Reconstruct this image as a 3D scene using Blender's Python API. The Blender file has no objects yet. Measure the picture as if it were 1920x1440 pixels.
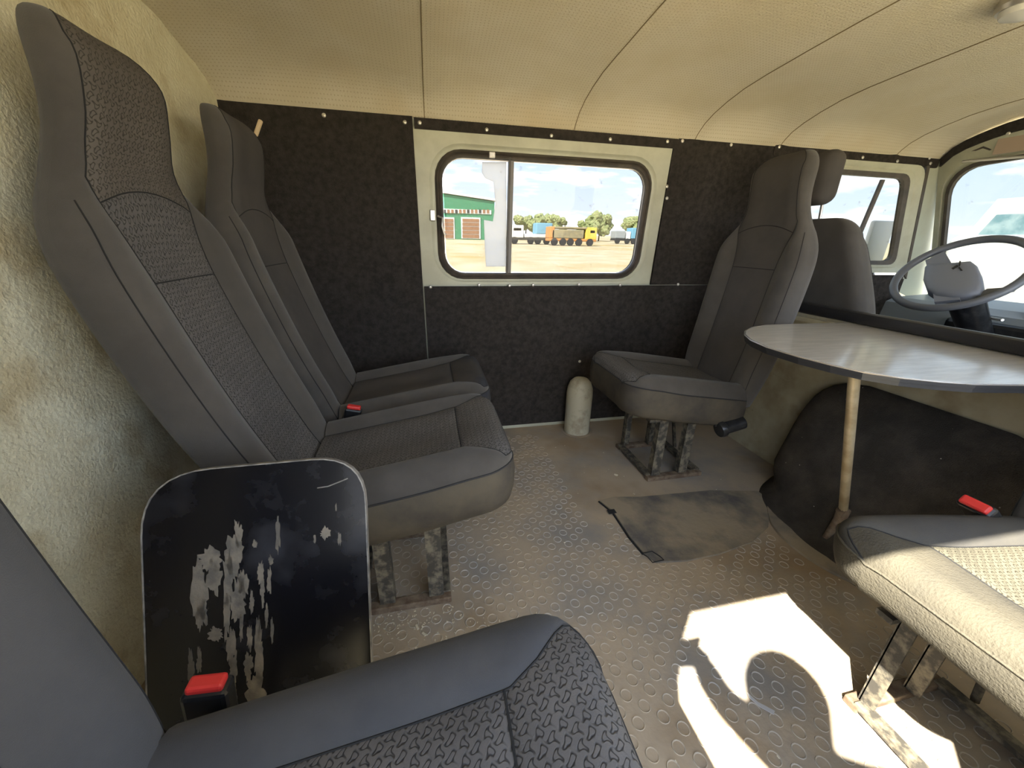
import bpy, bmesh, math, random
from mathutils import Vector, Matrix, Quaternion
from mathutils.noise import noise as pnoise
random.seed(7)
S = bpy.context.scene
COL = S.collection
# ------------------------------------------------------------------ camera (van frame: x forward, y to left side wall, z up, floor z=0)
FPX = 711.42
CX = Vector((0.97775, -0.05685, 0.20206)); CY = Vector((-0.20909, -0.35020, 0.91304))
CX = (CX - CX.dot(CY) / CY.dot(CY) * CY).normalized(); CY.normalize(); CZ = CX.cross(CY)
CAM = Vector((0, 0, 0.95))
cam_d = bpy.data.cameras.new('camera'); cam = bpy.data.objects.new('camera', cam_d); COL.objects.link(cam)
right = Vector((CX[0], CY[0], CZ[0])); down = Vector((CX[1], CY[1], CZ[1])); fwd = Vector((CX[2], CY[2], CZ[2]))
cam.matrix_world = Matrix(((right[0], -down[0], -fwd[0], CAM[0]), (right[1], -down[1], -fwd[1], CAM[1]), (right[2], -down[2], -fwd[2], CAM[2]), (0, 0, 0, 1)))
cam_d.sensor_width = 36; cam_d.lens = 36 * FPX / 1920; cam_d.clip_start = 0.02; cam_d.clip_end = 2000
S.camera = cam
# ------------------------------------------------------------------ world, sun, exposure
SUN_DIR = Vector((0.67, 0.60, -1.0)).normalized()
w = bpy.data.worlds.new('sky'); S.world = w; w.use_nodes = True
nt = w.node_tree; nt.nodes.clear()
def N(t, ty, **kw):
    n = t.nodes.new(ty)
    for k, v in kw.items():
        if k.startswith('i_'): n.inputs[k[2:].replace('_', ' ')].default_value = v
        else: setattr(n, k, v)
    return n
tc = N(nt, 'ShaderNodeTexCoord'); sx = N(nt, 'ShaderNodeSeparateXYZ'); nt.links.new(tc.outputs['Generated'], sx.inputs[0])
rmp = N(nt, 'ShaderNodeValToRGB'); nt.links.new(sx.outputs['Z'], rmp.inputs[0])
e = rmp.color_ramp.elements; e[0].position = 0.0; e[0].color = (0.88, 0.90, 0.95, 1); e[1].position = 0.7; e[1].color = (0.44, 0.58, 0.84, 1)
e2 = rmp.color_ramp.elements.new(0.20); e2.color = (0.56, 0.71, 0.92, 1)
e2 = rmp.color_ramp.elements.new(0.06); e2.color = (0.72, 0.81, 0.95, 1)
mp = N(nt, 'ShaderNodeMapping'); mp.inputs['Scale'].default_value = (3, 3, 14); nt.links.new(tc.outputs['Generated'], mp.inputs[0])
no = N(nt, 'ShaderNodeTexNoise', i_Scale=2.2, i_Detail=6.0, i_Roughness=0.55); nt.links.new(mp.outputs[0], no.inputs['Vector'])
cr = N(nt, 'ShaderNodeValToRGB'); cr.color_ramp.elements[0].position = 0.50; cr.color_ramp.elements[1].position = 0.66; nt.links.new(no.outputs['Fac'], cr.inputs[0])
mx = N(nt, 'ShaderNodeMix', data_type='RGBA'); nt.links.new(cr.outputs[0], mx.inputs['Factor']); nt.links.new(rmp.outputs[0], mx.inputs['A']); mx.inputs['B'].default_value = (1.25, 1.22, 1.2, 1)
bg = N(nt, 'ShaderNodeBackground', i_Strength=2.2); nt.links.new(mx.outputs['Result'], bg.inputs['Color'])
ow = N(nt, 'ShaderNodeOutputWorld'); nt.links.new(bg.outputs[0], ow.inputs[0])
sun_d = bpy.data.lights.new('sun', 'SUN'); sun_d.energy = 13.0; sun_d.color = (1, 0.94, 0.82); sun_d.angle = math.radians(0.6)
sun = bpy.data.objects.new('sun', sun_d); COL.objects.link(sun); sun.rotation_euler = SUN_DIR.to_track_quat('-Z', 'Y').to_euler(); sun.location = (-4, -4, 6)
S.view_settings.view_transform = 'Standard'; S.view_settings.look = 'None'; S.view_settings.gamma = 1.0; S.view_settings.use_curve_mapping = False
S.view_settings.exposure = 1.75
try:
    S.cycles.max_bounces = 10; S.cycles.diffuse_bounces = 7; S.cycles.transparent_max_bounces = 12; S.cycles.sample_clamp_indirect = 6.0
except Exception: pass
# ------------------------------------------------------------------ pixel helpers (photo 1920x1440)
def ray(p):
    d = Vector((p[0] - 960, p[1] - 720, FPX)); return Vector((d.dot(CX), d.dot(CY), d.dot(CZ))).normalized()
def atz(p, z=0.0): r = ray(p); return CAM + r * ((z - CAM.z) / r.z)
def aty(p, y): r = ray(p); return CAM + r * ((y - CAM.y) / r.y)
def atx(p, x): r = ray(p); return CAM + r * ((x - CAM.x) / r.x)
def ywall(z): return 1.79 - 0.06 * max(0.0, z - 0.76)
def onwall(p):
    y = 1.79
    for _ in range(4): y = ywall(aty(p, y).z)
    q = aty(p, y); return q.x, q.z
# ------------------------------------------------------------------ mesh helpers
class MB:
    def __init__(s): s.v = []; s.f = []; s.uv = None; s.mi = []
    def add(s, vs, fs):
        o = len(s.v); s.v += [tuple(v) for v in vs]; s.f += [tuple(i + o for i in f) for f in fs]; return s
    def box(s, c, d, m=None, bev=0.0):
        x, y, z = d[0] / 2, d[1] / 2, d[2] / 2
        if bev:
            b = min(bev, x * .9, y * .9, z * .9)
            bm = bmesh.new(); bmesh.ops.create_cube(bm, size=1.0); bmesh.ops.scale(bm, vec=d, verts=bm.verts)
            bmesh.ops.bevel(bm, geom=bm.edges[:], offset=b, segments=(5 if bev > .03 else 2), profile=.5, affect='EDGES')
            bm.verts.index_update(); vs = [v.co.copy() for v in bm.verts]; fs = [[v.index for v in f.verts] for f in bm.faces]; bm.free()
        else:
            vs = [Vector((a, b, c2)) for a in (-x, x) for b in (-y, y) for c2 in (-z, z)]
            fs = [(0, 1, 3, 2), (4, 6, 7, 5), (0, 4, 5, 1), (2, 3, 7, 6), (0, 2, 6, 4), (1, 5, 7, 3)]
        c = Vector(c)
        vs = [(m @ v if m else v) + c for v in vs]
        return s.add(vs, fs)
    def tube(s, path, r, n=8, closed=False, cap=True):
        P = [Vector(p) for p in path]; L = len(P); rings = []
        up = None
        for i in range(L):
            if closed: t = P[(i + 1) % L] - P[i - 1]
            else: t = P[min(i + 1, L - 1)] - P[max(i - 1, 0)]
            if t.length < 1e-9: t = Vector((0, 0, 1))
            t.normalize()
            if up is None: up = Vector((0, 0, 1)) if abs(t.z) < .9 else Vector((1, 0, 0))
            a = t.cross(up)
            if a.length < 1e-6: a = t.cross(Vector((0, 1, 0)))
            a.normalize(); b = a.cross(t); up = b
            rr = r[i] if isinstance(r, (list, tuple)) else r
            rings.append([P[i] + (a * math.cos(2 * math.pi * k / n) + b * math.sin(2 * math.pi * k / n)) * rr for k in range(n)])
        vs = [v for rg in rings for v in rg]; fs = []
        for i in range(L if closed else L - 1):
            j = (i + 1) % L
            for k in range(n):
                k2 = (k + 1) % n; fs.append((i * n + k, i * n + k2, j * n + k2, j * n + k))
        if cap and not closed: fs += [tuple(reversed(range(n))), tuple((L - 1) * n + k for k in range(n))]
        return s.add(vs, fs)
    def lathe(s, prof, c, axis=(0, 0, 1), n=24):
        ax = Vector(axis).normalized(); q = Vector((0, 0, 1)).rotation_difference(ax); c = Vector(c)
        vs = []; fs = []
        for r, h in prof:
            for k in range(n):
                a = 2 * math.pi * k / n; vs.append(c + q @ Vector((r * math.cos(a), r * math.sin(a), h)))
        for i in range(len(prof) - 1):
            for k in range(n):
                k2 = (k + 1) % n; fs.append((i * n + k, i * n + k2, (i + 1) * n + k2, (i + 1) * n + k))
        fs += [tuple(reversed(range(n))), tuple((len(prof) - 1) * n + k for k in range(n))]
        return s.add(vs, fs)
    def extrude(s, poly, f0, f1):
        """poly list of 2D points; f0,f1 map 2D point -> 3D for the two sides"""
        n = len(poly); vs = [f0(p) for p in poly] + [f1(p) for p in poly]
        fs = [tuple(range(n)), tuple(reversed(range(n, 2 * n)))] + [((i + 1) % n, i, n + i, n + (i + 1) % n) for i in range(n)]
        return s.add(vs, fs)
    def ring(s, outer, inner, f0, f1):
        """frame between two polygons with the same count"""
        n = len(outer); vs = [f0(p) for p in outer] + [f0(p) for p in inner] + [f1(p) for p in outer] + [f1(p) for p in inner]; fs = []
        for i in range(n):
            j = (i + 1) % n
            fs += [(i, j, n + j, n + i), (2 * n + j, 2 * n + i, 3 * n + i, 3 * n + j), (j, i, 2 * n + i, 2 * n + j), (n + i, n + j, 3 * n + j, 3 * n + i)]
        return s.add(vs, fs)
    def build(s, name, mat, parent=None, smooth=False, angle=40, uv=None):
        me = bpy.data.meshes.new(name); me.from_pydata(s.v, [], s.f); me.update()
        if uv is not None:
            l = me.uv_layers.new(name='UVMap')
            for lp in me.loops: l.data[lp.index].uv = uv[lp.vertex_index]
        bm = bmesh.new(); bm.from_mesh(me); bmesh.ops.recalc_face_normals(bm, faces=bm.faces)
        if smooth:
            for f in bm.faces: f.smooth = True
            for ed in bm.edges:
                if len(ed.link_faces) == 2 and ed.calc_face_angle(0) > math.radians(angle): ed.smooth = False
        bm.to_mesh(me); bm.free()
        me.materials.append(mat)
        o = bpy.data.objects.new(name, me); COL.objects.link(o)
        if parent: o.parent = parent
        return o
def empty(name, loc=(0, 0, 0), rz=0.0):
    o = bpy.data.objects.new(name, None); COL.objects.link(o); o.location = loc; o.rotation_euler = (0, 0, rz); o.empty_display_size = .05; return o
def tag(o, label=None, cat=None, group=None, kind=None):
    if label: o['label'] = label
    if cat: o['category'] = cat
    if group: o['group'] = group
    if kind: o['kind'] = kind
    return o
def rrect(x0, x1, y0, y1, r, n=6):
    P = []
    for cx, cy, a0 in ((x1 - r, y0 + r, -90), (x1 - r, y1 - r, 0), (x0 + r, y1 - r, 90), (x0 + r, y0 + r, 180)):
        for k in range(n + 1):
            a = math.radians(a0 + 90 * k / n); P.append((cx + r * math.cos(a), cy + r * math.sin(a)))
    return P
def rpoly(pts, r, n=5):
    """round the corners of a convex polygon"""
    P = []; L = len(pts)
    for i in range(L):
        a, b, c = Vector(pts[i - 1]), Vector(pts[i]), Vector(pts[(i + 1) % L]); rr = r[i] if isinstance(r, (list, tuple)) else r
        d1 = (a - b).normalized(); d2 = (c - b).normalized(); p1 = b + d1 * rr; p2 = b + d2 * rr
        for k in range(n + 1):
            t = k / n; P.append(tuple(p1 * (1 - t) ** 2 + b * 2 * t * (1 - t) + p2 * t * t))
    return P
def smooth01(a, b, x):
    t = max(0, min(1, (x - a) / (b - a))); return t * t * (3 - 2 * t)
def interp(tab, x):
    if x <= tab[0][0]: return tab[0][1]
    for (a, va), (b, vb) in zip(tab, tab[1:]):
        if x <= b: t = (x - a) / (b - a); return va + (vb - va) * t
    return tab[-1][1]
def sinterp(tab, x):
    """Catmull-Rom interpolation"""
    n = len(tab)
    if x <= tab[0][0]: return tab[0][1]
    if x >= tab[-1][0]: return tab[-1][1]
    for i in range(n - 1):
        if x <= tab[i + 1][0]:
            x1, p1 = tab[i]; x2, p2 = tab[i + 1]
            m1 = (p2 - tab[i - 1][1]) / (x2 - tab[i - 1][0]) if i > 0 else (p2 - p1) / (x2 - x1)
            m2 = (tab[i + 2][1] - p1) / (tab[i + 2][0] - x1) if i + 2 < n else (p2 - p1) / (x2 - x1)
            h = x2 - x1; t = (x - x1) / h
            return (2*t**3-3*t**2+1)*p1 + (t**3-2*t**2+t)*h*m1 + (-2*t**3+3*t**2)*p2 + (t**3-t**2)*h*m2
# ------------------------------------------------------------------ materials
def L_(t, a, b): t.links.new(a, b)
def mat(name, c1, c2=None, scale=12.0, detail=5.0, lo=.4, hi=.62, rough=.8, rough2=None, metal=0.0, bump=0.0, bscale=200.0, bdist=.002, spec=.5, specks=None, pattern=None, c3=None, s3=3.0, stretch=None, sheen=0.0, coat=0.0, dots=None):
    m = bpy.data.materials.new(name); m.use_nodes = True; t = m.node_tree; t.nodes.clear()
    out = N(t, 'ShaderNodeOutputMaterial'); b = N(t, 'ShaderNodeBsdfPrincipled'); L_(t, b.outputs[0], out.inputs[0])
    b.inputs['Roughness'].default_value = rough; b.inputs['Metallic'].default_value = metal; b.inputs['Specular IOR Level'].default_value = spec
    if sheen: b.inputs['Sheen Weight'].default_value = sheen; b.inputs['Sheen Roughness'].default_value = .6
    if coat: b.inputs['Coat Weight'].default_value = coat; b.inputs['Coat Roughness'].default_value = .12
    tc = N(t, 'ShaderNodeTexCoord'); vec = tc.outputs['Object']
    if stretch:
        mpn = N(t, 'ShaderNodeMapping'); mpn.inputs['Scale'].default_value = stretch; L_(t, vec, mpn.inputs[0]); vec = mpn.outputs[0]
    col = None
    def rgb(c): return (c[0], c[1], c[2], 1)
    def mixc(fac, a, bcol):
        mm = N(t, 'ShaderNodeMix', data_type='RGBA'); L_(t, fac, mm.inputs['Factor'])
        if isinstance(a, tuple): mm.inputs['A'].default_value = rgb(a)
        else: L_(t, a, mm.inputs['A'])
        if isinstance(bcol, tuple): mm.inputs['B'].default_value = rgb(bcol)
        else: L_(t, bcol, mm.inputs['B'])
        return mm.outputs['Result']
    def nz(sc, de, lo_, hi_):
        n = N(t, 'ShaderNodeTexNoise', i_Scale=sc, i_Detail=de, i_Roughness=.6); L_(t, vec, n.inputs['Vector'])
        r = N(t, 'ShaderNodeMapRange', i_From_Min=lo_, i_From_Max=hi_); L_(t, n.outputs['Fac'], r.inputs['Value']); return r.outputs[0]
    col = c1; f = None
    if c2: f = nz(scale, detail, lo, hi); col = mixc(f, c1, c2)
    if c3: col = mixc(nz(s3, 4.0, .52, .66), col, c3)
    hgt = None
    if dots:
        pit, dk = dots; sp_ = N(t, 'ShaderNodeSeparateXYZ'); L_(t, vec, sp_.inputs[0]); sn = []
        for q in (0, 1):
            a1 = N(t, 'ShaderNodeMath', operation='MULTIPLY'); L_(t, sp_.outputs[q], a1.inputs[0]); a1.inputs[1].default_value = 2 * math.pi / pit
            a2 = N(t, 'ShaderNodeMath', operation='SINE'); L_(t, a1.outputs[0], a2.inputs[0]); sn.append(a2.outputs[0])
        a3 = N(t, 'ShaderNodeMath', operation='ADD'); L_(t, sn[0], a3.inputs[0]); L_(t, sn[1], a3.inputs[1])
        a4 = N(t, 'ShaderNodeMapRange', i_From_Min=1.15, i_From_Max=1.8); L_(t, a3.outputs[0], a4.inputs['Value']); col = mixc(a4.outputs[0], col, dk)
    if pattern:
        uvn = N(t, 'ShaderNodeUVMap'); sep = N(t, 'ShaderNodeSeparateXYZ'); L_(t, uvn.outputs[0], sep.inputs[0])
        Lc, strength, dark = pattern; k = 4 * math.pi / (math.sqrt(3) * Lc); acc = None
        def warp(src, oth):
            a1 = N(t, 'ShaderNodeMath', operation='MULTIPLY'); L_(t, oth, a1.inputs[0]); a1.inputs[1].default_value = k
            a2 = N(t, 'ShaderNodeMath', operation='SINE'); L_(t, a1.outputs[0], a2.inputs[0])
            a3 = N(t, 'ShaderNodeMath', operation='MULTIPLY_ADD'); L_(t, a2.outputs[0], a3.inputs[0]); a3.inputs[1].default_value = Lc * .13; L_(t, src, a3.inputs[2]); return a3.outputs[0]
        UX, UY = warp(sep.outputs[0], sep.outputs[1]), warp(sep.outputs[1], sep.outputs[0])
        for ang in (90, 210, 330):
            ca, sa = math.cos(math.radians(ang)) * k, math.sin(math.radians(ang)) * k
            m1 = N(t, 'ShaderNodeMath', operation='MULTIPLY'); L_(t, UX, m1.inputs[0]); m1.inputs[1].default_value = ca
            m2 = N(t, 'ShaderNodeMath', operation='MULTIPLY_ADD'); L_(t, UY, m2.inputs[0]); m2.inputs[1].default_value = sa; L_(t, m1.outputs[0], m2.inputs[2])
            s_ = N(t, 'ShaderNodeMath', operation='SINE'); L_(t, m2.outputs[0], s_.inputs[0])
            if acc is None: acc = s_.outputs[0]
            else:
                ad = N(t, 'ShaderNodeMath', operation='ADD'); L_(t, acc, ad.inputs[0]); L_(t, s_.outputs[0], ad.inputs[1]); acc = ad.outputs[0]
        ab = N(t, 'ShaderNodeMath', operation='ADD'); L_(t, acc, ab.inputs[0]); ab.inputs[1].default_value = .75; ab2 = N(t, 'ShaderNodeMath', operation='ABSOLUTE'); L_(t, ab.outputs[0], ab2.inputs[0]); mr = N(t, 'ShaderNodeMapRange', interpolation_type='SMOOTHSTEP', i_From_Min=.1, i_From_Max=.9); L_(t, ab2.outputs[0], mr.inputs['Value']); hgt = mr.outputs[0]
        col = mixc(hgt, dark, col)
    if specks:
        sc, th, cs = specks
        vo = N(t, 'ShaderNodeTexVoronoi', i_Scale=sc); L_(t, vec, vo.inputs['Vector'])
        lt = N(t, 'ShaderNodeMath', operation='LESS_THAN'); L_(t, vo.outputs['Distance'], lt.inputs[0]); lt.inputs[1].default_value = th
        col = mixc(lt.outputs[0], col, cs)
    if isinstance(col, tuple): b.inputs['Base Color'].default_value = rgb(col)
    else: L_(t, col, b.inputs['Base Color'])
    if rough2 is not None and f is not None:
        r = N(t, 'ShaderNodeMapRange', i_To_Min=rough, i_To_Max=rough2); L_(t, f, r.inputs['Value']); L_(t, r.outputs[0], b.inputs['Roughness'])
    if bump or hgt is not None:
        bp = N(t, 'ShaderNodeBump', i_Strength=bump or .2, i_Distance=bdist); n2 = N(t, 'ShaderNodeTexNoise', i_Scale=bscale, i_Detail=3.0); L_(t, vec, n2.inputs['Vector']); L_(t, n2.outputs['Fac'], bp.inputs['Height']); nrm = bp.outputs[0]
        if hgt is not None:
            b2 = N(t, 'ShaderNodeBump', i_Strength=pattern[1], i_Distance=.002); L_(t, hgt, b2.inputs['Height']); L_(t, nrm, b2.inputs['Normal']); nrm = b2.outputs[0]
        L_(t, nrm, b.inputs['Normal'])
    return m
M = {}
M['cloth'] = mat('seat cloth smooth', (.056, .051, .046), (.070, .064, .057), scale=9, rough=.95, bump=.25, bscale=900, spec=.25, sheen=.15)
M['clothskytint'] = mat('seat cloth clean sky tint', (.050, .051, .055), (.060, .060, .062), scale=9, rough=.95, bump=.25, bscale=900, spec=.2, sheen=.1)  # same cloth with less dust, bluish skylight tint put into the colour
M['insert'] = mat('seat cloth patterned', (.120, .114, .110), (.100, .096, .094), scale=7, rough=.95, bump=.2, bscale=700, spec=.12, pattern=(.0145, .5, (.042, .040, .039)))
M['headcloth'] = mat('seat cloth head', (.115, .104, .092), (.098, .088, .078), scale=7, rough=.92, bump=.2, bscale=700, spec=.2, pattern=(.0150, .5, (.046, .041, .036)))
M['dusty'] = mat('seat side dusty', (.045, .041, .037), (.092, .079, .058), scale=5, lo=.33, hi=.6, rough=.95, bump=.2, bscale=600, spec=.15)
M['duskyblue'] = mat('seat side dark', (.036, .038, .045), (.060, .055, .050), scale=5, rough=.9, bump=.2, bscale=600, spec=.2)
M['dusttop'] = mat('seat cloth thick dust', (.085, .076, .056), (.062, .057, .046), scale=7, rough=.95, bump=.9, bscale=260, spec=.1)
M['dustinsert'] = mat('seat insert thick dust', (.130, .118, .085), (.10, .092, .068), scale=7, rough=.95, bump=.3, bscale=500, spec=.1, pattern=(.0120, .7, (.05, .045, .032)))
M['dustbolster'] = mat('seat bolster dusty', (.070, .066, .057), (.060, .057, .052), scale=7, rough=.95, bump=.3, bscale=500, spec=.1)
M['piping'] = mat('piping', (.018, .018, .019), rough=.8)
M['seam'] = mat('seam thread', (.012, .012, .012), rough=.9)
M['legmetal'] = mat('seat frame worn paint', (.045, .041, .034), (.17, .148, .105), scale=38, detail=8, lo=.44, hi=.60, rough=.6, bump=.4, bscale=120, spec=.4)
M['rust'] = mat('rusty bar', (.10, .065, .040), (.20, .15, .10), scale=30, rough=.85, bump=.4, bscale=150)
M['blackplastic'] = mat('black plastic', (.012, .013, .015), (.05, .05, .05), scale=20, lo=.5, hi=.75, rough=.32)
M['red'] = mat('red plastic', (.62, .035, .03), rough=.4)
M['felt'] = mat('beige felt', (.72, .69, .52), (.62, .57, .40), scale=11, detail=9, lo=.35, hi=.68, rough=1.0, bump=.7, bscale=120, bdist=.006, spec=.05, c3=(.52, .45, .29), s3=6)
M['vinyl'] = mat('headliner vinyl', (.65, .60, .49), (.61, .55, .42), scale=3, rough=.85, bump=.6, bscale=240, bdist=.004, spec=.2, c3=(.58, .49, .34), s3=1.2, dots=(.0115, (.49, .43, .31)))
M['vinylseam'] = mat('headliner seam', (.22, .17, .09), rough=.9)
M['carpet'] = mat('dark carpet board', (.028, .025, .024), (.052, .046, .042), scale=45, detail=8, lo=.35, hi=.7, rough=1.0, bump=.8, bscale=350, bdist=.004, spec=.06, specks=(38, .022, (.13, .12, .11)))
M['humpcarpet'] = mat('engine cover carpet', (.045, .040, .034), (.085, .073, .060), scale=9, detail=8, lo=.4, hi=.7, rough=1.0, bump=.8, bscale=350, bdist=.004, spec=.06, specks=(24, .045, (.35, .32, .27)))
M['floor'] = mat('dusty rubber floor', (.375, .305, .220), (.235, .220, .200), scale=3.2, detail=7, lo=.45, hi=.66, rough=.9, rough2=.7, bump=.35, bscale=90, bdist=.002, spec=.25, c3=(.28, .21, .135), s3=2.0)
M['stud'] = mat('rubber studs', (.395, .330, .245), (.38, .365, .34), scale=3.2, detail=7, lo=.42, hi=.62, rough=.9, rough2=.7, spec=.2)
M['hatch'] = mat('hatch cover dusty', (.270, .225, .160), (.105, .100, .094), scale=5, detail=9, lo=.46, hi=.66, rough=.9, bump=.5, bscale=60, bdist=.003, spec=.2)
M['paint'] = mat('grey green paint', (.46, .47, .37), (.40, .40, .31), scale=8, rough=.42, spec=.45, bump=.12, bscale=25, bdist=.006)
M['pillar'] = mat('cab pillar paint', (.43, .48, .39), (.40, .42, .34), scale=4, rough=.4, spec=.45)
M['bulkhead'] = mat('bulkhead paint dirty', (.40, .36, .25), (.32, .28, .18), scale=7, detail=7, rough=.5, spec=.4, c3=(.25, .20, .12), s3=5, bump=.15, bscale=20, bdist=.006)
M['gasket'] = mat('window rubber', (.045, .038, .033), (.075, .062, .050), scale=15, rough=.5)
M['metal'] = mat('bright screw', (.72, .70, .66), rough=.35, metal=.7)
M['alu'] = mat('aluminium', (.55, .53, .50), rough=.35, metal=.8)
M['postpaint'] = mat('beige post paint', (.45, .42, .31), (.30, .26, .18), scale=16, detail=8, lo=.5, hi=.66, rough=.5, specks=(40, .06, (.14, .10, .07)))
M['dark'] = mat('dark gap', (.01, .01, .01), rough=.9)
M['boardblack'] = mat('black gloss board', (.006, .006, .008), (.024, .025, .032), scale=9, detail=10, lo=.5, hi=.75, rough=.25, rough2=.55, spec=.45)
M['boardmark'] = mat('dried glue marks', (.20, .17, .13), (.10, .09, .075), scale=30, detail=8, rough=.8, bump=.5, bscale=150)
M['boardedge'] = mat('board edge', (.30, .28, .25), (.14, .13, .12), scale=40, rough=.5)
M['laminate'] = mat('table laminate', (.56, .54, .50), (.45, .43, .41), scale=5, detail=7, rough=.16, rough2=.26, spec=.7, stretch=(2, 14, 1), coat=.6)
M['tableedge'] = mat('table edge band', (.03, .03, .032), rough=.35)
M['pole'] = mat('table leg brass paint', (.50, .42, .27), (.36, .28, .16), scale=14, rough=.45, metal=.3)
M['rail'] = mat('black rubber rail', (.020, .020, .022), rough=.35)
M['wheel'] = mat('steering wheel plastic', (.13, .14, .16), rough=.4)
M['hub'] = mat('steering hub plastic', (.22, .24, .29), rough=.45)
M['dash'] = mat('dash metal', (.24, .27, .29), rough=.4)
M['whitepaint'] = mat('white paint', (.66, .66, .64), rough=.4)
M['sand'] = mat('dry sandy ground', (.50, .43, .31), (.42, .34, .21), scale=.35, detail=9, rough=1, spec=.05, c3=(.36, .29, .13), s3=.05)
M['green'] = mat('green cladding', (.035, .20, .10), (.05, .24, .13), scale=3, rough=.6)
M['brown'] = mat('brown planks', (.24, .12, .06), (.30, .16, .09), scale=3, rough=.7)
M['leaf'] = mat('tree leaves', (.17, .21, .08), (.30, .32, .15), scale=1.2, rough=.8)
M['bark'] = mat('bark', (.12, .08, .05), rough=.9)
M['blue'] = mat('blue tank', (.16, .36, .50), rough=.5)
M['orange'] = mat('orange paint', (.60, .22, .05), (.45, .25, .10), scale=1.5, rough=.6)
M['yellow'] = mat('yellow paint', (.65, .48, .08), rough=.5)
M['tyre'] = mat('tyre', (.04, .04, .04), rough=.9)
M['olive'] = mat('olive truck bed', (.30, .26, .15), (.22, .20, .13), scale=2, rough=.7)
M['teal'] = mat('reflective windscreen', (.14, .24, .27), (.3, .4, .42), scale=5, rough=.15)
M['debris'] = mat('pale crumbs', (.62, .56, .42), rough=.8)
M['reflpatch'] = bpy.data.materials.new('white painted reflection'); M['reflpatch'].use_nodes = True; _t = M['reflpatch'].node_tree; _t.nodes.clear(); _o = N(_t, 'ShaderNodeOutputMaterial'); _b = N(_t, 'ShaderNodeBsdfTranslucent'); _b.inputs[0].default_value = (.95, .95, .95, 1); L_(_t, _b.outputs[0], _o.inputs[0])
def glassmat(name, tr, gl=.06):
    m = bpy.data.materials.new(name); m.use_nodes = True; t = m.node_tree; t.nodes.clear()
    o = N(t, 'ShaderNodeOutputMaterial'); a = N(t, 'ShaderNodeBsdfTransparent'); a.inputs[0].default_value = (tr[0], tr[1], tr[2], 1)
    g = N(t, 'ShaderNodeBsdfGlossy'); g.inputs['Roughness'].default_value = .02
    d = N(t, 'ShaderNodeBsdfDiffuse'); d.inputs[0].default_value = (.5, .48, .42, 1)
    n = N(t, 'ShaderNodeTexNoise', i_Scale=30.0, i_Detail=8.0); r = N(t, 'ShaderNodeMapRange', i_From_Min=.66, i_From_Max=.8, i_To_Min=0.0, i_To_Max=.35); L_(t, n.outputs['Fac'], r.inputs['Value'])
    tcn = N(t, 'ShaderNodeTexCoord'); L_(t, tcn.outputs['Object'], n.inputs['Vector'])
    m1 = N(t, 'ShaderNodeMixShader'); m1.inputs[0].default_value = gl; L_(t, a.outputs[0], m1.inputs[1]); L_(t, g.outputs[0], m1.inputs[2])
    m2 = N(t, 'ShaderNodeMixShader'); L_(t, r.outputs[0], m2.inputs[0]); L_(t, m1.outputs[0], m2.inputs[1]); L_(t, d.outputs[0], m2.inputs[2])
    L_(t, m2.outputs[0], o.inputs[0]); return m
M['glass'] = glassmat('dusty window glass', (.405, .405, .40), .014)
M['glass2'] = glassmat('windscreen glass', (.40, .41, .40), .02)
def W3(off): return lambda p: Vector((p[0], ywall(p[1]) - off, p[1]))
# ================================================================== SETTING
XR, XB, XW, YR = -0.677, 1.51, 2.68, -0.165
# floor
fl = tag(MB().box((.95, .81, -.02), (3.4, 1.96, .04)).build('floor', M['floor']), kind='structure')
HATCH = [atz(p)[:2] for p in ((1124, 941), (1150, 962), (1180, 1008), (1207, 1040), (1230, 1056), (1290, 1053), (1350, 1040), (1410, 1018), (1440, 988), (1443, 940), (1420, 923), (1330, 922), (1200, 934), (1150, 934))]
def inpoly(x, y, P):
    c = False; n = len(P)
    for i in range(n):
        (x1, y1), (x2, y2) = P[i], P[i - 1]
        if (y1 > y) != (y2 > y) and x < (x2 - x1) * (y - y1) / (y2 - y1) + x1: c = not c
    return c
st = MB(); rnd = random.Random(3)
for i in range(-36, 36):
    for j in range(-26, 44):
        if (i + j) % 2: continue
        x, y = .3239 + i * .02935, .640 + j * .02685
        if not (-.62 < x < 1.16 and -.12 < y < 1.70) or inpoly(x, y, HATCH): continue
        if (x - 1.5) ** 2 / .38 ** 2 + (y - .78) ** 2 / .38 ** 2 < 1: continue
        if x > .5 and y > .95 + .25 * pnoise((x * 4, y * 4, 0)): continue
        if rnd.random() < .06: continue
        n = 14; h = .0016 * (.7 + .5 * rnd.random()); vs = []
        for r, z in ((.0138, 0), (.0132, h), (.0120, h), (.0110, .0002)):
            for k in range(n): a = 2 * math.pi * k / n; vs.append((x + r * math.cos(a), y + r * math.sin(a), z))
        fs = [(q * n + k, q * n + (k + 1) % n, (q + 1) * n + (k + 1) % n, (q + 1) * n + k) for q in range(3) for k in range(n)]
        st.add(vs, fs)
tag(st.build('floor_studs', M['stud'], fl, smooth=True, angle=60), kind='stuff')
# rear felt wall
rw = MB(); ny, nz_ = 60, 50; vs = []; fs = []
for i in range(ny + 1):
    for k in range(nz_ + 1):
        y = YR + (1.80 - YR) * i / ny; z = 1.53 * k / nz_; vs.append((XR + .006 * pnoise((y * 9, z * 9, 1)) + .003 * pnoise((y * 40, z * 40, 2)), y, z))
fs = [(i * (nz_ + 1) + k, (i + 1) * (nz_ + 1) + k, (i + 1) * (nz_ + 1) + k + 1, i * (nz_ + 1) + k + 1) for i in range(ny) for k in range(nz_)]
rw.add(vs, fs)
rw.box((XR - .03, .81, .76), (.03, 1.95, 1.56))
tag(rw.build('wall_rear', M['felt'], smooth=True), kind='structure')
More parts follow.
